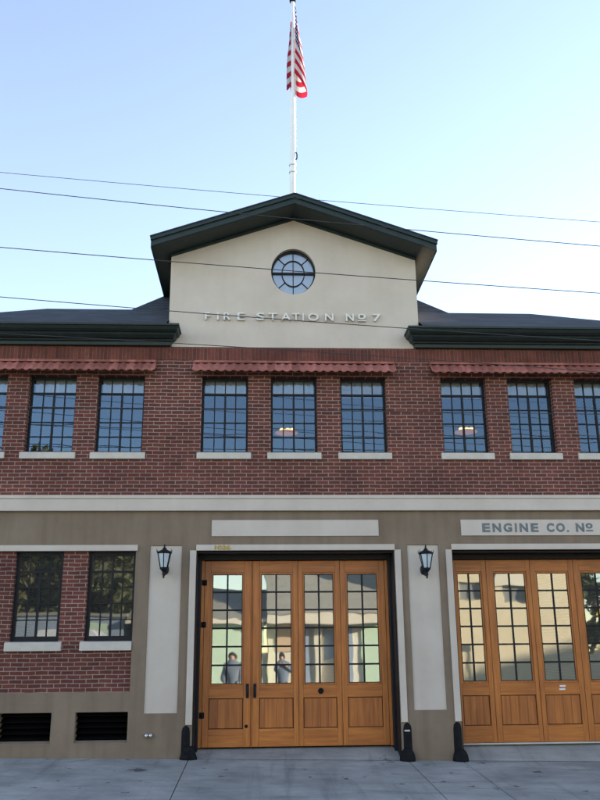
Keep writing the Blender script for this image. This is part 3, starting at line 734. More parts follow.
# ------------------------------------------------------------------ folding bay doors
DY = .47; DZ0, DZ1 = .150, 3.08; GZ0, GZ1 = 1.105, 2.855
def leaf(x0, x1, g0, g1, zoff=0.0, last=False):
    mb = MB()
    z0, z1 = DZ0 + zoff, DZ1
    y0, y1 = DY, DY + .05
    PZ0, PZ1 = .42, .885
    px0, px1 = g0 - .03, g1 + .03
    # stiles (vertical grain) and rails (horizontal grain)
    mb.box(x0 + .003, px0, y0, y1, z0, z1, 0); mb.box(px1, x1 - .003, y0, y1, z0, z1, 0)
    for a, b in ((z0, PZ0), (PZ1, GZ0 - .03), (GZ1 + .03, z1)): mb.box(px0 + .0008, px1 - .0008, y0 + .0015, y1, a, b, 1)
    # glazing bead
    for a, b, c, d in ((px0 + .0008, g0, GZ0 - .03, GZ1 + .03), (g1, px1 - .0008, GZ0 - .03, GZ1 + .03), (g0, g1, GZ0 - .03, GZ0), (g0, g1, GZ1, GZ1 + .03)):
        mb.box(a, b, y0 + .016, y1, c, d, 0)
    o = mb.build('door_leaf', [M['woodv'], M['woodh']], st, bevel=.004)
    pn = MB(); n = 4
    for k in range(n):                                # panel of vertical boards, set back
        a = px0 + .012 + (px1 - px0 - .024) * k / n; b = px0 + .012 + (px1 - px0 - .024) * (k + 1) / n
        pn.box(a + .0015, b - .0015, y0 + .018, y1 - .004, PZ0 + .012, PZ1 - .012)
    pn.box(px0 + .001, px1 - .001, y0 + .030, y1 - .008, PZ0 + .001, PZ1 - .001, 1)
    pn.build('door_panel', [M['woodp'], M['groove']], o)
    ms = MB(); cx = (g0 + g1) / 2
    ms.box(cx - .014, cx + .014, y0 + .012, y1 - .01, GZ0, GZ1)
    for k in range(1, 6):
        z = GZ0 + (GZ1 - GZ0) * k / 6
        ms.box(g0, cx - .014, y0 + .014, y1 - .012, z - .014, z + .014); ms.box(cx + .014, g1, y0 + .014, y1 - .012, z - .014, z + .014)
    for a, b, c, d in ((g0, g0 + .010, GZ0, GZ1), (g1 - .010, g1, GZ0, GZ1), (g0 + .01, g1 - .01, GZ0, GZ0 + .010), (g0 + .01, g1 - .01, GZ1 - .010, GZ1)):
        ms.box(a, b, y0 + .0145, y0 + .03, c, d)
    ms.build('glazing_bars', M['black'], o)
    g = MB(); t = random.uniform(-.0015, .0015)
    g.quad([(g0 - .004, y0 + .025 + t, GZ0 - .004), (g1 + .004, y0 + .025 - t, GZ0 - .004), (g1 + .004, y0 + .025 - t, GZ1 + .004), (g0 - .004, y0 + .025 + t, GZ1 + .004)])
    g.build('pane', M['glass_door'], o)
    return o
LV1 = [(-.885, -.10, -.75, -.25), (-.08, .68, .065, .565), (.68, 1.39, .785, 1.275), (1.39, 2.15, 1.51, 2.02)]
LV2 = [(3.29, 3.90, 3.40, 3.79), (3.90, 4.665, 4.03, 4.565), (4.665, 5.42, 4.775, 5.30), (5.42, 6.34, 5.55, 6.05)]
leaves1 = [leaf(*l) for l in LV1]; leaves2 = [leaf(*l, zoff=.012) for l in LV2]
for nm, a, b, c in (('door_jamb', -.938, -.888, .005), ('door_jamb', 2.153, 2.20, .005), ('astragal', -.098, -.082, .012), ('door_jamb', 3.282, 3.2885, 0)):
    ps = MB(); ps.box(a, b, DY - c, DY + .05, .145, 3.083); ps.build(nm, M['woodv'], st, bevel=.002)
th_ = MB(); th_.box(3.23, 6.41, DY - .05, DY + .045, .135, .158); th_.build('threshold', M['stone'], st, bevel=.004)
# hinges on the left jamb, pull handles, lock, small plates
hg = [ (.63), (2.04), (2.72)]
for z in hg:
    h = MB(); h.tube([(-.887, DY - .010, z - .05), (-.887, DY - .010, z + .05)], .011, 8); h.box(-.93, -.845, DY - .008, DY - .0055, z - .045, z + .045); h.build('hinge', M['iron'], leaves1[0])
for x, par in ((-.155, leaves1[0]), (-.035, leaves1[1])):
    h = MB(); h.box(x - .024, x + .024, DY - .006, DY - .0005, .885, 1.11)
    h.tube([(x, DY - .004, .92), (x, DY - .05, .94), (x, DY - .055, 1.0), (x, DY - .05, 1.06), (x, DY - .004, 1.08)], .012, 8)
    h.build('pull_handle', M['black'], par, bevel=.002)
h = MB(); h.lathe([(.0, 0), (.022, 0), (.026, .006), (.018, .02), (.004, .024)], 0, 0, 0, 14)
bmesh.ops.rotate(h.bm, verts=h.bm.verts, matrix=Matrix.Rotation(R(90), 3, 'X')); bmesh.ops.translate(h.bm, verts=h.bm.verts, vec=(-.17, DY - .001, .46)); h.build('lock_knob', M['iron'], leaves1[0])
h = MB(); h.lathe([(.0, 0), (.045, 0), (.047, .006), (.036, .010), (.030, .004), (.004, .004)], 0, 0, 0, 18)
bmesh.ops.rotate(h.bm, verts=h.bm.verts, matrix=Matrix.Rotation(R(90), 3, 'X')); bmesh.ops.translate(h.bm, verts=h.bm.verts, vec=(1.04, DY - .001, .985)); h.build('flush_pull', M['iron'], leaves1[2])
h = MB(); h.box(5.0, 5.10, DY - .004, DY, 1.005, 1.03); h.box(4.99, 5.09, DY - .004, DY, .955, .98); h.build('name_plate', M['white'], leaves2[2])

# ================================================================== FIXTURES ON THE FACADE
def lantern(name, x, z, label):
    t = empty(name, (x, 0.022, z)); tag(t, label, 'wall lantern', 'lanterns on the pilasters')
    y = -.26
    p = MB(); p.lathe([(.0, 0), (.048, 0), (.055, .008), (.045, .02), (.02, .028)], 0, 0, 0, 14, sy=1.5)
    bmesh.ops.rotate(p.bm, verts=p.bm.verts, matrix=Matrix.Rotation(R(90), 3, 'X')); bmesh.ops.translate(p.bm, verts=p.bm.verts, vec=(x, .022, z - .10)); p.build('mounting_plate', M['black'], t)
    a = MB(); a.tube([(x, .0, z - .10), (x, -.06, z - .15), (x, -.14, z - .20), (x, -.22, z - .20), (x, y, z - .155)], [.016, .018, .017, .016, .018], 8)
    a.tube([(x, -.01, z - .06), (x, -.05, z - .03), (x, -.09, z - .05), (x, -.10, z - .10), (x, -.07, z - .13)], .009, 6); a.build('arm', M['black'], t)
    n = 6; a0 = R(30)
    def ring(r, zz): return [Vector((x + r * math.cos(a0 + 2 * math.pi * k / n), y + r * math.sin(a0 + 2 * math.pi * k / n), z + zz)) for k in range(n)]
    lo, hi = ring(.062, -.095), ring(.112, .135)
    c = MB()
    for k in range(n):
        c.tube([lo[k], hi[k]], .008, 6); c.tube([lo[k], lo[(k + 1) % n]], .008, 6); c.tube([hi[k], hi[(k + 1) % n]], .009, 6)
        # spikes on the crown rim
        o_ = (hi[k] - Vector((x, y, z + .135))).normalized()
        c.tube([hi[k] + o_ * .006, hi[k] + o_ * .020 + Vector((0, 0, .03)), hi[k] + o_ * .018 + Vector((0, 0, .065))], [.008, .006, .002], 6)
    c.build('cage', M['black'], t)
    g = MB()
    lo2, hi2 = ring(.058, -.094), ring(.106, .134)
    for k in range(n): g.quad([lo2[k], lo2[(k + 1) % n], hi2[(k + 1) % n], hi2[k]])
    g.build('glass_panes', M['frost'], t)
    r = MB(); r.lathe([(.118, .138), (.121, .146), (.085, .172), (.045, .190), (.032, .198), (.038, .21), (.02, .222), (.012, .232), (.016, .242), (.003, .285)], x, y, z, 12, a0)
    r.build('lantern_roof', M['black'], t)
    b = MB(); b.lathe([(.066, -.094), (.068, -.108), (.048, -.130), (.026, -.155), (.02, -.175), (.028, -.195), (.016, -.215), (.012, -.23), (.019, -.243), (.004, -.262)], x, y, z, 12, a0)
    b.build('lantern_base', M['black'], t)
    return t
lan = lantern('wall_lantern', -1.495, 3.0, 'black wall lantern left of the middle bay door on the left cream pilaster panel')
l2 = copy_tree(lan); l2.location = (2.735, .022, 2.975); l2['label'] = 'black wall lantern on the cream pilaster panel between the two bay doors'

# cast iron guards at the feet of the door jambs
def guard(x, label, sgn, bell, flat):
    zb = ground_z(x, -.1)
    t = empty('corner_guard', (x, -.03, zb)); tag(t, label, 'corner guard', 'iron guards at the bay door corners')
    H = .53 - zb
    p = MB()
    prof = [(.0, .02), (.075, .02), (.075, .12)] + [(.072, H - .10), (.062, H - .045), (.035, H - .01), (.0, H)]
    p.lathe(prof, x - .02 * sgn, .035, zb, 14, sy=1.1); p.build('guard_post', M['iron'], t)
    f = MB()
    if bell: f.lathe([(.0, -.03), (.135, -.03), (.138, .012), (.118, .07), (.098, .13), (.084, .175), (.05, .19)], x + .03 * sgn, -.02, zb, 18, sy=.8)
    else: f.lathe([(.0, -.03), (.122, -.03), (.124, .03), (.116, .085), (.092, .14), (.055, .175), (.0, .188)], x, -.035, zb, 18, sy=.85)
    f.build('guard_foot', M['iron'], t)
    return t
guard(-1.075, 'flared black iron corner guard at the left jamb of the middle bay door', 1, True, False)
guard(2.335, 'domed iron corner guard with worn pale patch at the middle bay door right jamb', -1, False, False)
guard(3.165, 'domed iron corner guard at the left jamb of the ENGINE CO. bay door', 1, False, False)
pa = MB(); pa.box(2.30, 2.385, -.052, -.046, .395, .418)
gd = [o for o in bpy.data.objects if o.name.startswith('corner_guard')][1]
pa.build('worn_patch', M['stone'], gd)

# small twin-capped fixture low on the left pilaster
t = empty('wall_valve', (-1.66, 0, .385)); tag(t, 'small pale two-knob valve fixture low on the left pilaster', 'valve')
v = MB(); v.box(-1.72, -1.60, -.018, -.0005, .345, .425); v.build('back_plate', M['taupe'], t, bevel=.006)
for dx in (-.032, .03):
    k = MB(); k.lathe([(.0, 0), (.026, 0), (.026, .03), (.019, .04), (.0, .042)], 0, 0, 0, 14)
    bmesh.ops.rotate(k.bm, verts=k.bm.verts, matrix=Matrix.Rotation(R(90), 3, 'X')); bmesh.ops.translate(k.bm, verts=k.bm.verts, vec=(-1.66 + dx, -.016, .387)); k.build('cap', M['steel'], t)

# pendant lamps glowing behind two upper windows
def pendant(x, y, z, label):
    t = empty('pendant_lamp', (x, y, 6.72)); tag(t, label, 'lamp', 'lit lamps inside the upper storey')
    s = MB(); s.lathe([(.03, .05), (.14, .035), (.22, .012), (.225, .0), (.14, -.015), (.0, -.02)], x, y, z, 24); s.build('lamp_tray', M['glow2'], t)
    for dx in (-.09, .02, .11):
        b = MB(); b.lathe([(.0, .10), (.03, .095), (.05, .075), (.045, .05), (.0, .052)], x + dx, y, z, 12); b.build('bulb', M['glow'], t)
    r = MB(); r.tube([(x, y, z + .09), (x, y, 6.72)], .012, 8); r.build('hanging_rod', M['iron'], t)
pendant(.555, 2.0, 5.70, 'lit orange lamp glowing behind the middle window under the gable')
pendant(4.11, 2.0, 5.73, 'lit orange lamp glowing behind the first upper window right of the gable')

# ================================================================== FLAGPOLE, FLAG
PX, PY = .68, 1.5
fpole = empty('flagpole', (PX, PY, 9.3)); tag(fpole, 'tall white flagpole rising behind the gable peak', 'flagpole')
m = MB(); m.tube([(PX, PY, 8.9), (PX + .005, PY, 11.3), (PX + .02, PY, 13.5), (PX + .035, PY, 15.50)], [.064, .062, .054, .045], 16); m.build('pole_shaft', M['white'], fpole)
for z in (11.19, 11.36):
    m = MB(); m.tube([(PX + .005, PY, z - .025), (PX + .005, PY, z + .025)], .076, 16); m.build('collar', M['white'], fpole)
m = MB(); m.tube([(PX + .075, PY - .01, 11.48), (PX + .10, PY - .01, 11.52), (PX + .10, PY - .01, 11.62), (PX + .075, PY - .01, 11.66)], .014, 8); m.build('cleat', M['iron'], fpole)
m = MB(); m.lathe([(.0, 15.49), (.068, 15.49), (.074, 15.55), (.03, 15.59), (.03, 15.62), (.07, 15.67), (.085, 15.73), (.07, 15.79), (.0, 15.82)], PX + .036, PY, 0, 16); m.build('finial', M['iron'], fpole)
m = MB(); m.tube([(PX + .10, PY - .02, 11.6), (PX + .075, PY - .05, 15.3), (PX + .06, PY - .02, 15.48)], .004, 5); m.build('halyard', M['white'], fpole)
# limp flag: hoist on the pole, fly drooping in folds
fl = MB(); uvl = fl.bm.loops.layers.uv.new('UVMap')
NU, NV = 60, 40; ZT, HO = 15.36, 1.78
def flagpt(u, v):          # u along the fly 0..1, v along the hoist 0 (top)..1
    # path of one thread: right and down, back behind the pole, left and down
    px_, py_ = PX + .03, PY
    hz_ = ZT - v * HO
    A, Bq = .56, .76
    if u < A:
        t = u / A; x = .045 + .265 * t * (.22 + .78 * v ** .8); y = -.05 - .09 * math.sin(t * math.pi * .9); dz = .56 * t
    elif u < Bq:
        t = (u - A) / (Bq - A); x0 = .045 + .265 * (.22 + .78 * v ** .8); x = x0 * (1 - t) - .045 * t; y = -.05 + .02 * (1 - t) + .14 * math.sin(t * math.pi); dz = .56 - .22 * t * t
    else:
        t = (u - Bq) / (1 - Bq); x = -.045 - .11 * math.sin(t * math.pi * .62) * v ** .9; y = -.05 + .03 * math.sin(t * 5); dz = .34 + .12 * t
    w = .018 * math.sin(9 * u + 5 * v) + .012 * math.sin(17 * u - 7 * v)
    return Vector((px_ + x + w * .7, py_ + y + w, hz_ - dz))
grid = [[fl.bm.verts.new(flagpt(i / NU, j / NV)) for j in range(NV + 1)] for i in range(NU + 1)]
for i in range(NU):
    for j in range(NV):
        f = fl.bm.faces.new((grid[i][j], grid[i + 1][j], grid[i + 1][j + 1], grid[i][j + 1])); f.smooth = True
        for lp, (a, b) in zip(f.loops, ((i, j), (i + 1, j), (i + 1, j + 1), (i, j + 1))): lp[uvl].uv = (a / NU, 1 - b / NV)
fo = fl.build('flag', M['flag'], None, (PX, PY, 14.2))
tag(fo, 'limp American flag with red and white stripes hanging from the flagpole', 'flag')

# ================================================================== OVERHEAD WIRES
def wire(pts, y, r, label, sag=.10, group='overhead wires crossing in front of the station'):
    (xa, za), (xb, zb) = pts
    s = (zb - za) / (xb - xa); n = 60; P = []
    L0, L1 = -26.0, 26.0
    for i in range(n + 1):
        x = L0 + (L1 - L0) * i / n; u = (x - xa) / (xb - xa)
        P.append((x, y, za + s * (x - xa) - sag * 4 * u * (1 - u)))
    c = (P[0][0], y, P[0][2])
    m = MB(); m.tube(P, r, 6); o = m.build('utility_wire', M['wire'], None, c); tag(o, label, 'wire', group); return o
wire([(-3.43, 7.72), (4.59, 7.13)], -4.0, .0035, 'faint topmost wire crossing the sky behind the flagpole foot', .02)
wire([(-3.41, 7.48), (4.55, 6.77)], -4.0, .0052, 'second wire from the top, running across the gable roof edge', .03)
wire([(-3.50, 6.88), (4.70, 6.31)], -3.5, .0058, 'wire running across the round gable window', .02)
wire([(-3.59, 6.37), (4.84, 5.80)], -3.0, .0058, 'wire running across the FIRE STATION letters', .03)
wire([(-1.35, 5.90), (5.00, 5.50)], -2.5, .0055, 'wire running along the soldier course above the middle tile hood', -.015)
wire([(-4.02, 5.30), (5.49, 5.22)], -1.2, .0062, 'lowest and nearly level wire, crossing the upper brick windows', .0)
wire([(-10, 9.15), (14, 8.6)], -17.0, .016, 'thick wire across the street mirrored low in the upper windows', .05, 'wires across the street')
wire([(-10, 9.9), (14, 9.4)], -17.0, .014, 'wire across the street mirrored in the middle of the upper windows', .05, 'wires across the street')
# ================================================================== ACROSS THE STREET (seen mirrored in the glass)
YF = -21.0
def part_box(name, mat, par, x0, x1, y0, y1, z0, z1, bevel=0):
    m = MB(); m.box(x0, x1, y0, y1, z0, z1); return m.build(name, mat, par, bevel=bevel)
def far_window(par, x0, x1, z0, z1, yf, fm):
    m = MB(); m.wall(x0, x1, z0, z1, yf + .04, yf - .02, [(x0 + .06, x1 - .06, z0 + .06, z1 - .06)]); m.box((x0 + x1) / 2 - .02, (x0 + x1) / 2 + .02, yf - .01, yf + .03, z0 + .06, z1 - .06)
    w = m.build('window', fm, par); g = MB(); g.box(x0 + .05, x1 - .05, yf - .015, yf + .005, z0 + .05, z1 - .05); g.build('pane', M['winglass'], w)
# pale green house
h = empty('green_house', (-2.3, YF, 0)); tag(h, 'pale green house with dark roof across the street, mirrored in the left bay door pane', 'house')
m = MB(); m.wall(-4.8, .15, -.6, 2.85, YF, YF - .2, []); m.box(-4.8, -4.6, YF - 8, YF - .2, -.6, 2.85); m.box(-.05, .15, YF - 8, YF - .2, -.6, 2.85); m.box(-4.8, .15, YF - 8.2, YF - 8, -.6, 2.85); m.build('wall', M['mint'], h)
m = MB(); m.prism([(YF + .35, 2.82), (YF - 4.1, 4.35), (YF - 8.5, 2.82), (YF - 8.5, 2.70), (YF + .35, 2.70)], -5.1, .3, 'x'); m.build('roof', M['slate'], h)
far_window(h, -4.2, -3.1, .9, 2.2, YF, M['ivory'])
part_box('fascia', M['ivory'], h, -5.1, .3, YF + .352, YF + .38, 2.66, 2.82)
# cream storefront with a projecting band
h = empty('cream_storefront', (2.7, YF, 0)); tag(h, 'cream storefront with projecting band and tan bays across the street, mirrored in the middle door', 'shop')
part_box('wall', M['ivory'], h, .32, 5.25, YF - 6, YF - .5, -.6, 3.3)
part_box('band', M['ivory'], h, .33, 5.24, YF - .499, YF + .5, 2.62, 3.05)
m = MB(); m.prism([(YF + .55, 3.05), (YF - 2.5, 5.2), (YF - 6.1, 5.2), (YF - 6.1, 3.3), (YF + .55, 3.06)][::-1], .31, 5.26, 'x'); m.build('roof', M['slate'], h)
part_box('bay_panel', M['peach'], h, .7, 2.0, YF - .499, YF - .44, 1.55, 2.6); part_box('column', M['bluegrey'], h, 2.05, 2.35, YF - .499, YF - .2, -.45, 2.61)
part_box('column', M['ivory'], h, 2.6, 2.9, YF - .499, YF - .2, -.45, 2.61); part_box('column', M['bluegrey'], h, 3.5, 3.75, YF - .499, YF - .2, -.45, 2.61)
part_box('bay_panel', M['bluegrey'], h, 3.0, 3.45, YF - .499, YF - .45, 1.2, 2.5); part_box('door', M['mint'], h, 4.2, 5.2, YF - .499, YF - .42, -.45, 2.6)
far_window(h, .9, 1.8, 3.5, 3.9, YF - .3, M['ivory']) if False else None
# yellow stucco building
h = empty('yellow_building', (9.9, YF, 0)); tag(h, 'tall yellow stucco building across the street, mirrored in the ENGINE CO. bay door', 'building')
hx = [(8.3, 9.25, 3.55, 4.3), (10.15, 11.15, 3.45, 4.15), (7.3, 7.9, 3.5, 4.3)]
m = MB(); m.wall(6.9, 13.2, -.6, 7.2, YF, YF - .3, hx); m.build('wall', M['yellow'], h)
part_box('rear_wing', M['yellow'], h, 6.9, 13.2, YF - 9, YF - .8, -.6, 7.2)
for a in hx:
    far_window(h, a[0] + .01, a[1] - .01, a[2] + .01, a[3] - .01, YF - .15, M['slate'])
m = MB(); m.prism([(10.65 + .95 * math.cos(math.pi * k / 16), 4.15 + .8 * math.sin(math.pi * k / 16)) for k in range(17)] , YF - .02, YF + .08); m.build('arched_head', M['ivory'], h)
part_box('parapet', M['ivory'], h, 6.8, 13.3, YF - 9.1, YF + .12, 7.2, 7.4)
# unseen block added right of the station to keep sun off the street
h = empty('added_shade_block', (14.5, 5, 0)); tag(h, 'plain stucco block added right of the station, unseen, to shade the street', 'building')
part_box('wall', M['taupe'], h, 9.4, 21, .5, 12, -.6, 6.9); part_box('parapet', M['cream'], h, 9.3, 21.1, .4, 12.1, 6.9, 7.1)
far_window(h, 10.4, 11.6, 1.2, 2.6, .48, M['black'])
h = empty('grey_garage', (-9, YF, 0)); tag(h, 'low blue-grey garage under the trees across the street, mirrored in the lower left windows', 'garage')
part_box('wall', M['bluegrey'], h, -14.5, -5.2, YF - 5, YF, -.6, 2.95); part_box('roof_edge', M['slate'], h, -14.6, -5.1, YF - 5.1, YF + .1, 2.95, 3.07)
for x in (-13.6, -10.6): part_box('garage_door', M['ivory'], h, x, x + 2.4, YF + .001, YF + .03, -.45, 2.0)
part_box('garage_door', M['mint'], h, -6.6, -5.9, YF + .001, YF + .03, 1.2, 2.7)
h = empty('gabled_shadow_caster', (70, 5, 0)); tag(h, 'tall gabled block added far right of the station, unseen, to shadow the yellow building', 'building')  # unseen block, added and shaped for its shadow on the yellow building
m = MB(); m.prism([(63.7, -.6), (96.2, -.6), (96.2, 15.2), (86.2, 16.6), (66.8, 15.4), (64.2, 12.6)], 1, 12); m.build('wall', M['taupe'], h)
far_window(h, 63, 64.4, 2, 3.6, .98, M['black'])
# yellow sign board on posts
t = empty('yellow_sign', (13.75, -18.5, 0)); tag(t, 'bright yellow blank board on posts, mirrored in the last pane of the right door', 'sign')
m = MB(); m.prism([(13.35, 2.75), (14.2, 2.9), (14.2, 3.15), (13.6, 3.1)], -18.53, -18.47); m.build('board', M['yelsign'], t)
for x in (13.55, 14.1): 
    m = MB(); m.tube([(x, -18.5, -.4), (x, -18.5, 2.9)], .03, 8); m.build('post', M['iron'], t)

# trees
def tree(x, y, h, cr, base, mat, label, seed, nl=2600, ls=.22):
    rnd = random.Random(seed)
    t = empty('street_tree', (x, y, -.36)); tag(t, label, 'tree', 'trees across the street')
    m = MB(); top = h * .82
    m.tube([(x, y, -.6), (x + .05, y, base * .6), (x - .04, y + .05, h * .5), (x + .1, y, top)], [.20, .15, .09, .02], 10)
    tips = []
    for k in range(9):
        a = rnd.uniform(0, 6.28); z0 = rnd.uniform(base * .8, h * .6); rr = cr * rnd.uniform(.55, .9); z1 = min(z0 + rr * rnd.uniform(.5, 1.1), h * .93)
        p = (x + rr * math.cos(a), y + rr * math.sin(a), z1); tips.append(p)
        m.tube([(x, y, z0), ((x + p[0]) / 2, (y + p[1]) / 2, z0 + (z1 - z0) * .35), p], [.07, .045, .012], 6)
    m.build('trunk', M['bark'], t)
    cl = []
    for p in tips: cl.append((Vector(p), cr * rnd.uniform(.3, .5)))
    for k in range(16):
        a = rnd.uniform(0, 6.28); z = rnd.uniform(base, h * .95); f = math.sin(math.pi * min(1, max(.12, (z - base * .8) / (h - base * .8)))) ** .6
        cl.append((Vector((x + cr * .75 * f * math.cos(a), y + cr * .75 * f * math.sin(a), z)), cr * rnd.uniform(.22, .42)))
    L = MB()
    for i in range(nl):
        c, r = rnd.choice(cl); d = Vector((rnd.gauss(0, 1), rnd.gauss(0, 1), rnd.gauss(0, .8))).normalized() * r * rnd.random() ** .4
        p = c + d; n = Vector((rnd.gauss(0, 1), rnd.gauss(0, 1), rnd.gauss(0, 1) + .5)).normalized(); a = n.orthogonal().normalized(); b = n.cross(a); s = ls * rnd.uniform(.6, 1.3)
        L.quad([p - a * s, p + b * s * .5, p + a * s, p - b * s * .5])
    L.build('crown', mat, t, recalc=False)
tree(-9.6, -22.5, 10.6, 2.2, 2.6, M['leafa'], 'tallest olive street tree mirrored in the far left upper window', 3)
tree(-6.9, -22.0, 7.6, 2.0, 2.5, M['leafb'], 'bushy green tree mirrored in the right lower left window', 5)
tree(-12.4, -23.0, 8.4, 2.4, 2.4, M['leafa'], 'broad olive tree at the left end of the row', 8)
tree(-11.0, -24.5, 7.5, 3.0, 1.8, M['leafb'], 'dense tree behind the garage roof, mirrored in the far lower left window', 21, 8500, .15)
tree(-5.4, -24.5, 6.4, 2.6, 1.8, M['leafa'], 'dense olive tree behind the right end of the garage', 22, 8500, .15)
tree(-8.2, -25.5, 7.0, 3.0, 1.6, M['leafa'], 'dense olive tree behind the middle of the garage', 23, 8500, .15)
tree(15.2, -22.0, 7.0, 1.6, 1.6, M['leafb'], 'dark leafy tree beside the yellow building', 11)

# white van parked across the street
VZ = -.40
v = empty('parked_van', (-5.8, -17.6, VZ)); tag(v, 'tall white delivery van parked across the street, mirrored in the right lower left window', 'van')
VX0, VX1, VY0, VY1 = -7.9, -3.6, -18.5, -16.7
m = MB(); side = [(VX0, .42 + VZ), (VX1, .42 + VZ), (VX1, .95 + VZ), (VX1 - .75, 1.25 + VZ), (VX1 - 1.35, 2.1 + VZ), (VX1 - 2.1, 2.75 + VZ), (VX0 + .15, 2.75 + VZ), (VX0, 2.6 + VZ)]
m.prism(side, VY0, VY1); m.build('body', M['vanwhite'], v, bevel=.06)
m = MB(); m.prism([(VX1 - 1.35, 1.92 + VZ), (VX1 - 2.2, 1.92 + VZ), (VX1 - 2.2, 1.28 + VZ), (VX1 - .90, 1.28 + VZ)], VY1 + .001, VY1 + .012); m.build('side_window', M['black'], v)
m = MB(); m.quad([(VX1 - .765, VY0 + .12, 1.30 + VZ), (VX1 - .765, VY1 - .12, 1.30 + VZ), (VX1 - 1.28, VY1 - .2, 2.03 + VZ), (VX1 - 1.28, VY0 + .2, 2.03 + VZ)]); m.build('windscreen', M['black'], v)
for x in (VX0 + .8, VX1 - .85):
    for y0 in (VY0 - .01, VY1 - .19):
        m = MB(); m.tube([(x, y0, .37 + VZ), (x, y0 + .2, .37 + VZ)], .33, 20); w = m.build('wheel', M['rubber'], v)
        m = MB(); m.tube([(x, y0 - .005, .37 + VZ), (x, y0 + .205, .37 + VZ)], .19, 14); m.build('rim', M['steel'], w)

# ================================================================== the two onlookers mirrored in the middle door
def skin_body(name, joints, edges, mat, parent, root, sub=2):
    me = bpy.data.meshes.new(name); off = root_loc(parent)
    me.from_pydata([Vector(j[0]) - off for j in joints], edges, []); me.update()
    o = bpy.data.objects.new(name, me); COL.objects.link(o); o.parent = parent
    sk = o.modifiers.new('skin', 'SKIN'); sk.use_smooth_shade = True
    for i, j in enumerate(joints):
        r = j[1]; me.skin_vertices[0].data[i].radius = r if isinstance(r, tuple) else (r, r); me.skin_vertices[0].data[i].use_root = i == root
    sb = o.modifiers.new('sub', 'SUBSURF'); sb.levels = sb.render_levels = sub
    me.materials.append(mat); return o
def person(x, y, zg, H, label, coat, arms):
    t = empty('person', (x, y, zg)); tag(t, label, 'person', 'onlookers across the street')
    k = H / 1.75
    P = lambda a, b, c: (x + a * k, y + b * k, zg + c * k)
    J = [(P(0, 0, .95), (.15 * k, .11 * k)), (P(0, 0, 1.15), (.14 * k, .10 * k)), (P(0, 0, 1.36), (.17 * k, .11 * k)), (P(0, 0, 1.47), (.075 * k, .07 * k)), (P(0, .01, 1.53), (.052 * k, .055 * k)), (P(0, .01, 1.60), (.072 * k, .085 * k)), (P(0, .01, 1.69), (.070 * k, .09 * k))]
    E_ = [(i, i + 1) for i in range(6)]
    for s in (-1, 1):
        b = len(J)
        J += [(P(.10 * s, 0, .88), .095 * k), (P(.11 * s, .01, .48), .062 * k), (P(.115 * s, -.01, .09), .045 * k), (P(.13 * s, .14, .04), .04 * k)]
        E_ += [(0, b), (b, b + 1), (b + 1, b + 2), (b + 2, b + 3)]
        b = len(J)
        if arms == 'camera': A = [P(.19 * s, 0, 1.40), P(.27 * s, .06, 1.16), P(.12 * s, .16, 1.34), P(.08 * s, .18, 1.41)]
        else: A = [P(.19 * s, 0, 1.40), P(.25 * s, -.02, 1.12), P(.26 * s, .06, .88), P(.26 * s, .08, .79)]
        J += [(A[0], .065 * k), (A[1], .047 * k), (A[2], .033 * k), (A[3], .04 * k)]
        E_ += [(2, b), (b, b + 1), (b + 1, b + 2), (b + 2, b + 3)]
    body = skin_body('body', J, E_, M['skin'], t, 0)
    # clothes: slightly larger sleeves of the same skeleton
    T = [(P(0, 0, .72), (.20 * k, .16 * k)), (J[0][0], (.20 * k, .16 * k)), (J[2][0], (.235 * k, .165 * k)), (P(0, -.01, 1.47), (.13 * k, .12 * k)), (P(0, -.03, 1.56), (.115 * k, .10 * k))]
    TE = [(0, 1), (1, 2), (2, 3), (3, 4)]
    for q in (11, 19):
        b = len(T); T += [(J[q][0], .105 * k), (J[q + 1][0], .078 * k), (J[q + 2][0], .058 * k)]; TE += [(2, b), (b, b + 1), (b + 1, b + 2)]
    skin_body('jacket', T, TE, coat, t, 0)
    G = [(P(0, 0, 1.0), (.162 * k, .122 * k))]; GE = []
    for q in (7, 15):
        b = len(G); G += [(J[q][0], .11 * k), (J[q + 1][0], .078 * k), (P(.115 * (-1 if q == 7 else 1), -.01, .12), .062 * k)]; GE += [(0, b), (b, b + 1), (b + 1, b + 2)]
    skin_body('trousers', G, GE, M['jeans'], t, 0)
    # hair cap, face features
    hb = MB(); bmesh.ops.create_icosphere(hb.bm, subdivisions=3, radius=.135 * k)
    for v_ in list(hb.bm.verts):
        if v_.co.y > .03 * k and v_.co.z < .055 * k: v_.co.y = .02 * k
    bmesh.ops.scale(hb.bm, verts=hb.bm.verts, vec=(.86, 1.02, 1.05)); bmesh.ops.translate(hb.bm, verts=hb.bm.verts, vec=P(0, -.005, 1.665)); hb.build('hair', M['hair'], t, smooth=True)
    if arms == 'camera':
        for s in (-1, 1):
            for f in range(4):
                m = MB(); a = Vector(P(.08 * s, .19, 1.42 - .018 * f)); m.tube([a, a + Vector((-.02 * s, .03, .01)), a + Vector((-.05 * s, .035, .012))], [.011, .01, .008], 6); m.build('finger', M['skin'], t)
    return t
person(.80, -14.62, -.36, 1.86, 'photographer in blue jacket mirrored in the second leaf of the middle door', M['coat'], 'camera')
person(-.88, -14.75, -.36, 1.86, 'dark-haired companion in grey jacket mirrored in the first leaf of the middle door', M['coat2'], 'down')
tc = MB(); tc.box(.735, .865, -14.43, -14.40, 1.42, 1.50); tc.tube([(.80, -14.40, 1.46), (.80, -14.385, 1.46)], .022, 14)
tag(tc.build('compact_camera', M['black'], None, (.80, -14.42, 1.46), bevel=.004), 'small black camera held by the photographer in the blue jacket', 'camera')

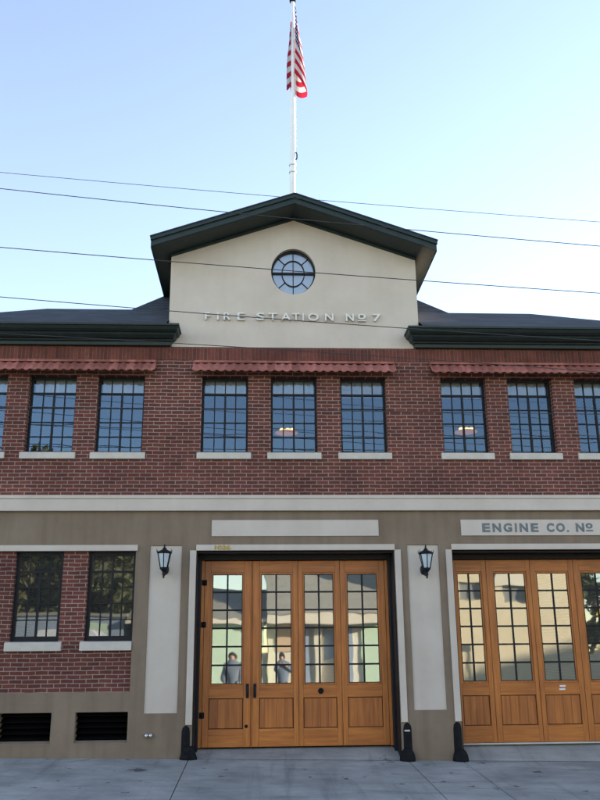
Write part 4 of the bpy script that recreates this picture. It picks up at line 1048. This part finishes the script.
# ================================================================== LIGHT, SKY, CAMERA
SUN_EL, SUN_AZ = R(13.0), R(66)         # azimuth clockwise from +Y (away from the camera) to the right
w = bpy.data.worlds.new('World'); sc.world = w; w.use_nodes = True
nt = w.node_tree; nt.nodes.clear()
out = nt.nodes.new('ShaderNodeOutputWorld'); bg = nt.nodes.new('ShaderNodeBackground'); sky = nt.nodes.new('ShaderNodeTexSky')
sky.sky_type = 'NISHITA'; sky.sun_disc = False; sky.sun_elevation = SUN_EL; sky.sun_rotation = SUN_AZ
sky.air_density = 1.0; sky.dust_density = .0; sky.ozone_density = 1.0; sky.altitude = 0
bg.inputs['Strength'].default_value = .12
hs = nt.nodes.new('ShaderNodeHueSaturation'); hs.inputs['Saturation'].default_value = .88; hs.inputs['Hue'].default_value = .513
nt.links.new(sky.outputs[0], hs.inputs['Color']); nt.links.new(hs.outputs[0], bg.inputs['Color']); nt.links.new(bg.outputs[0], out.inputs['Surface'])
sd_ = bpy.data.lights.new('Sun', 'SUN'); sd_.energy = 5.0; sd_.angle = R(.5); sd_.color = (1.0, .86, .68)
so2 = bpy.data.objects.new('Sun', sd_); COL.objects.link(so2)
sv = Vector((math.sin(SUN_AZ) * math.cos(SUN_EL), math.cos(SUN_AZ) * math.cos(SUN_EL), math.sin(SUN_EL)))
so2.rotation_euler = sv.to_track_quat('Z', 'Y').to_euler(); so2.location = (20, 20, 30)

cam = bpy.data.cameras.new('Camera'); co = bpy.data.objects.new('Camera', cam); COL.objects.link(co)
th, psi, ro = R(16.4518949), R(2.94266597), R(-.53002357)
f = Vector((math.sin(psi) * math.cos(th), math.cos(psi) * math.cos(th), math.sin(th))); r = Vector((math.cos(psi), -math.sin(psi), 0)); u = r.cross(f)
r2 = math.cos(ro) * r + math.sin(ro) * u; u2 = -math.sin(ro) * r + math.cos(ro) * u
mw = Matrix((r2, u2, -f)).transposed().to_4x4(); mw.translation = Vector((0, -14.0, 1.647)); co.matrix_world = mw
cam.sensor_fit = 'VERTICAL'; cam.sensor_height = 36.0; cam.lens = 842.0 / 800 * 36.0
cam.clip_start = .05; cam.clip_end = 3000
sc.camera = co
sc.view_settings.view_transform = 'Standard'; sc.view_settings.look = 'None'; sc.view_settings.gamma = 1; sc.view_settings.use_curve_mapping = False
sc.view_settings.exposure = 2.15
sc.cycles.max_bounces = 8; sc.cycles.transparent_max_bounces = 12
sc.cycles.caustics_reflective = False; sc.cycles.caustics_refractive = False
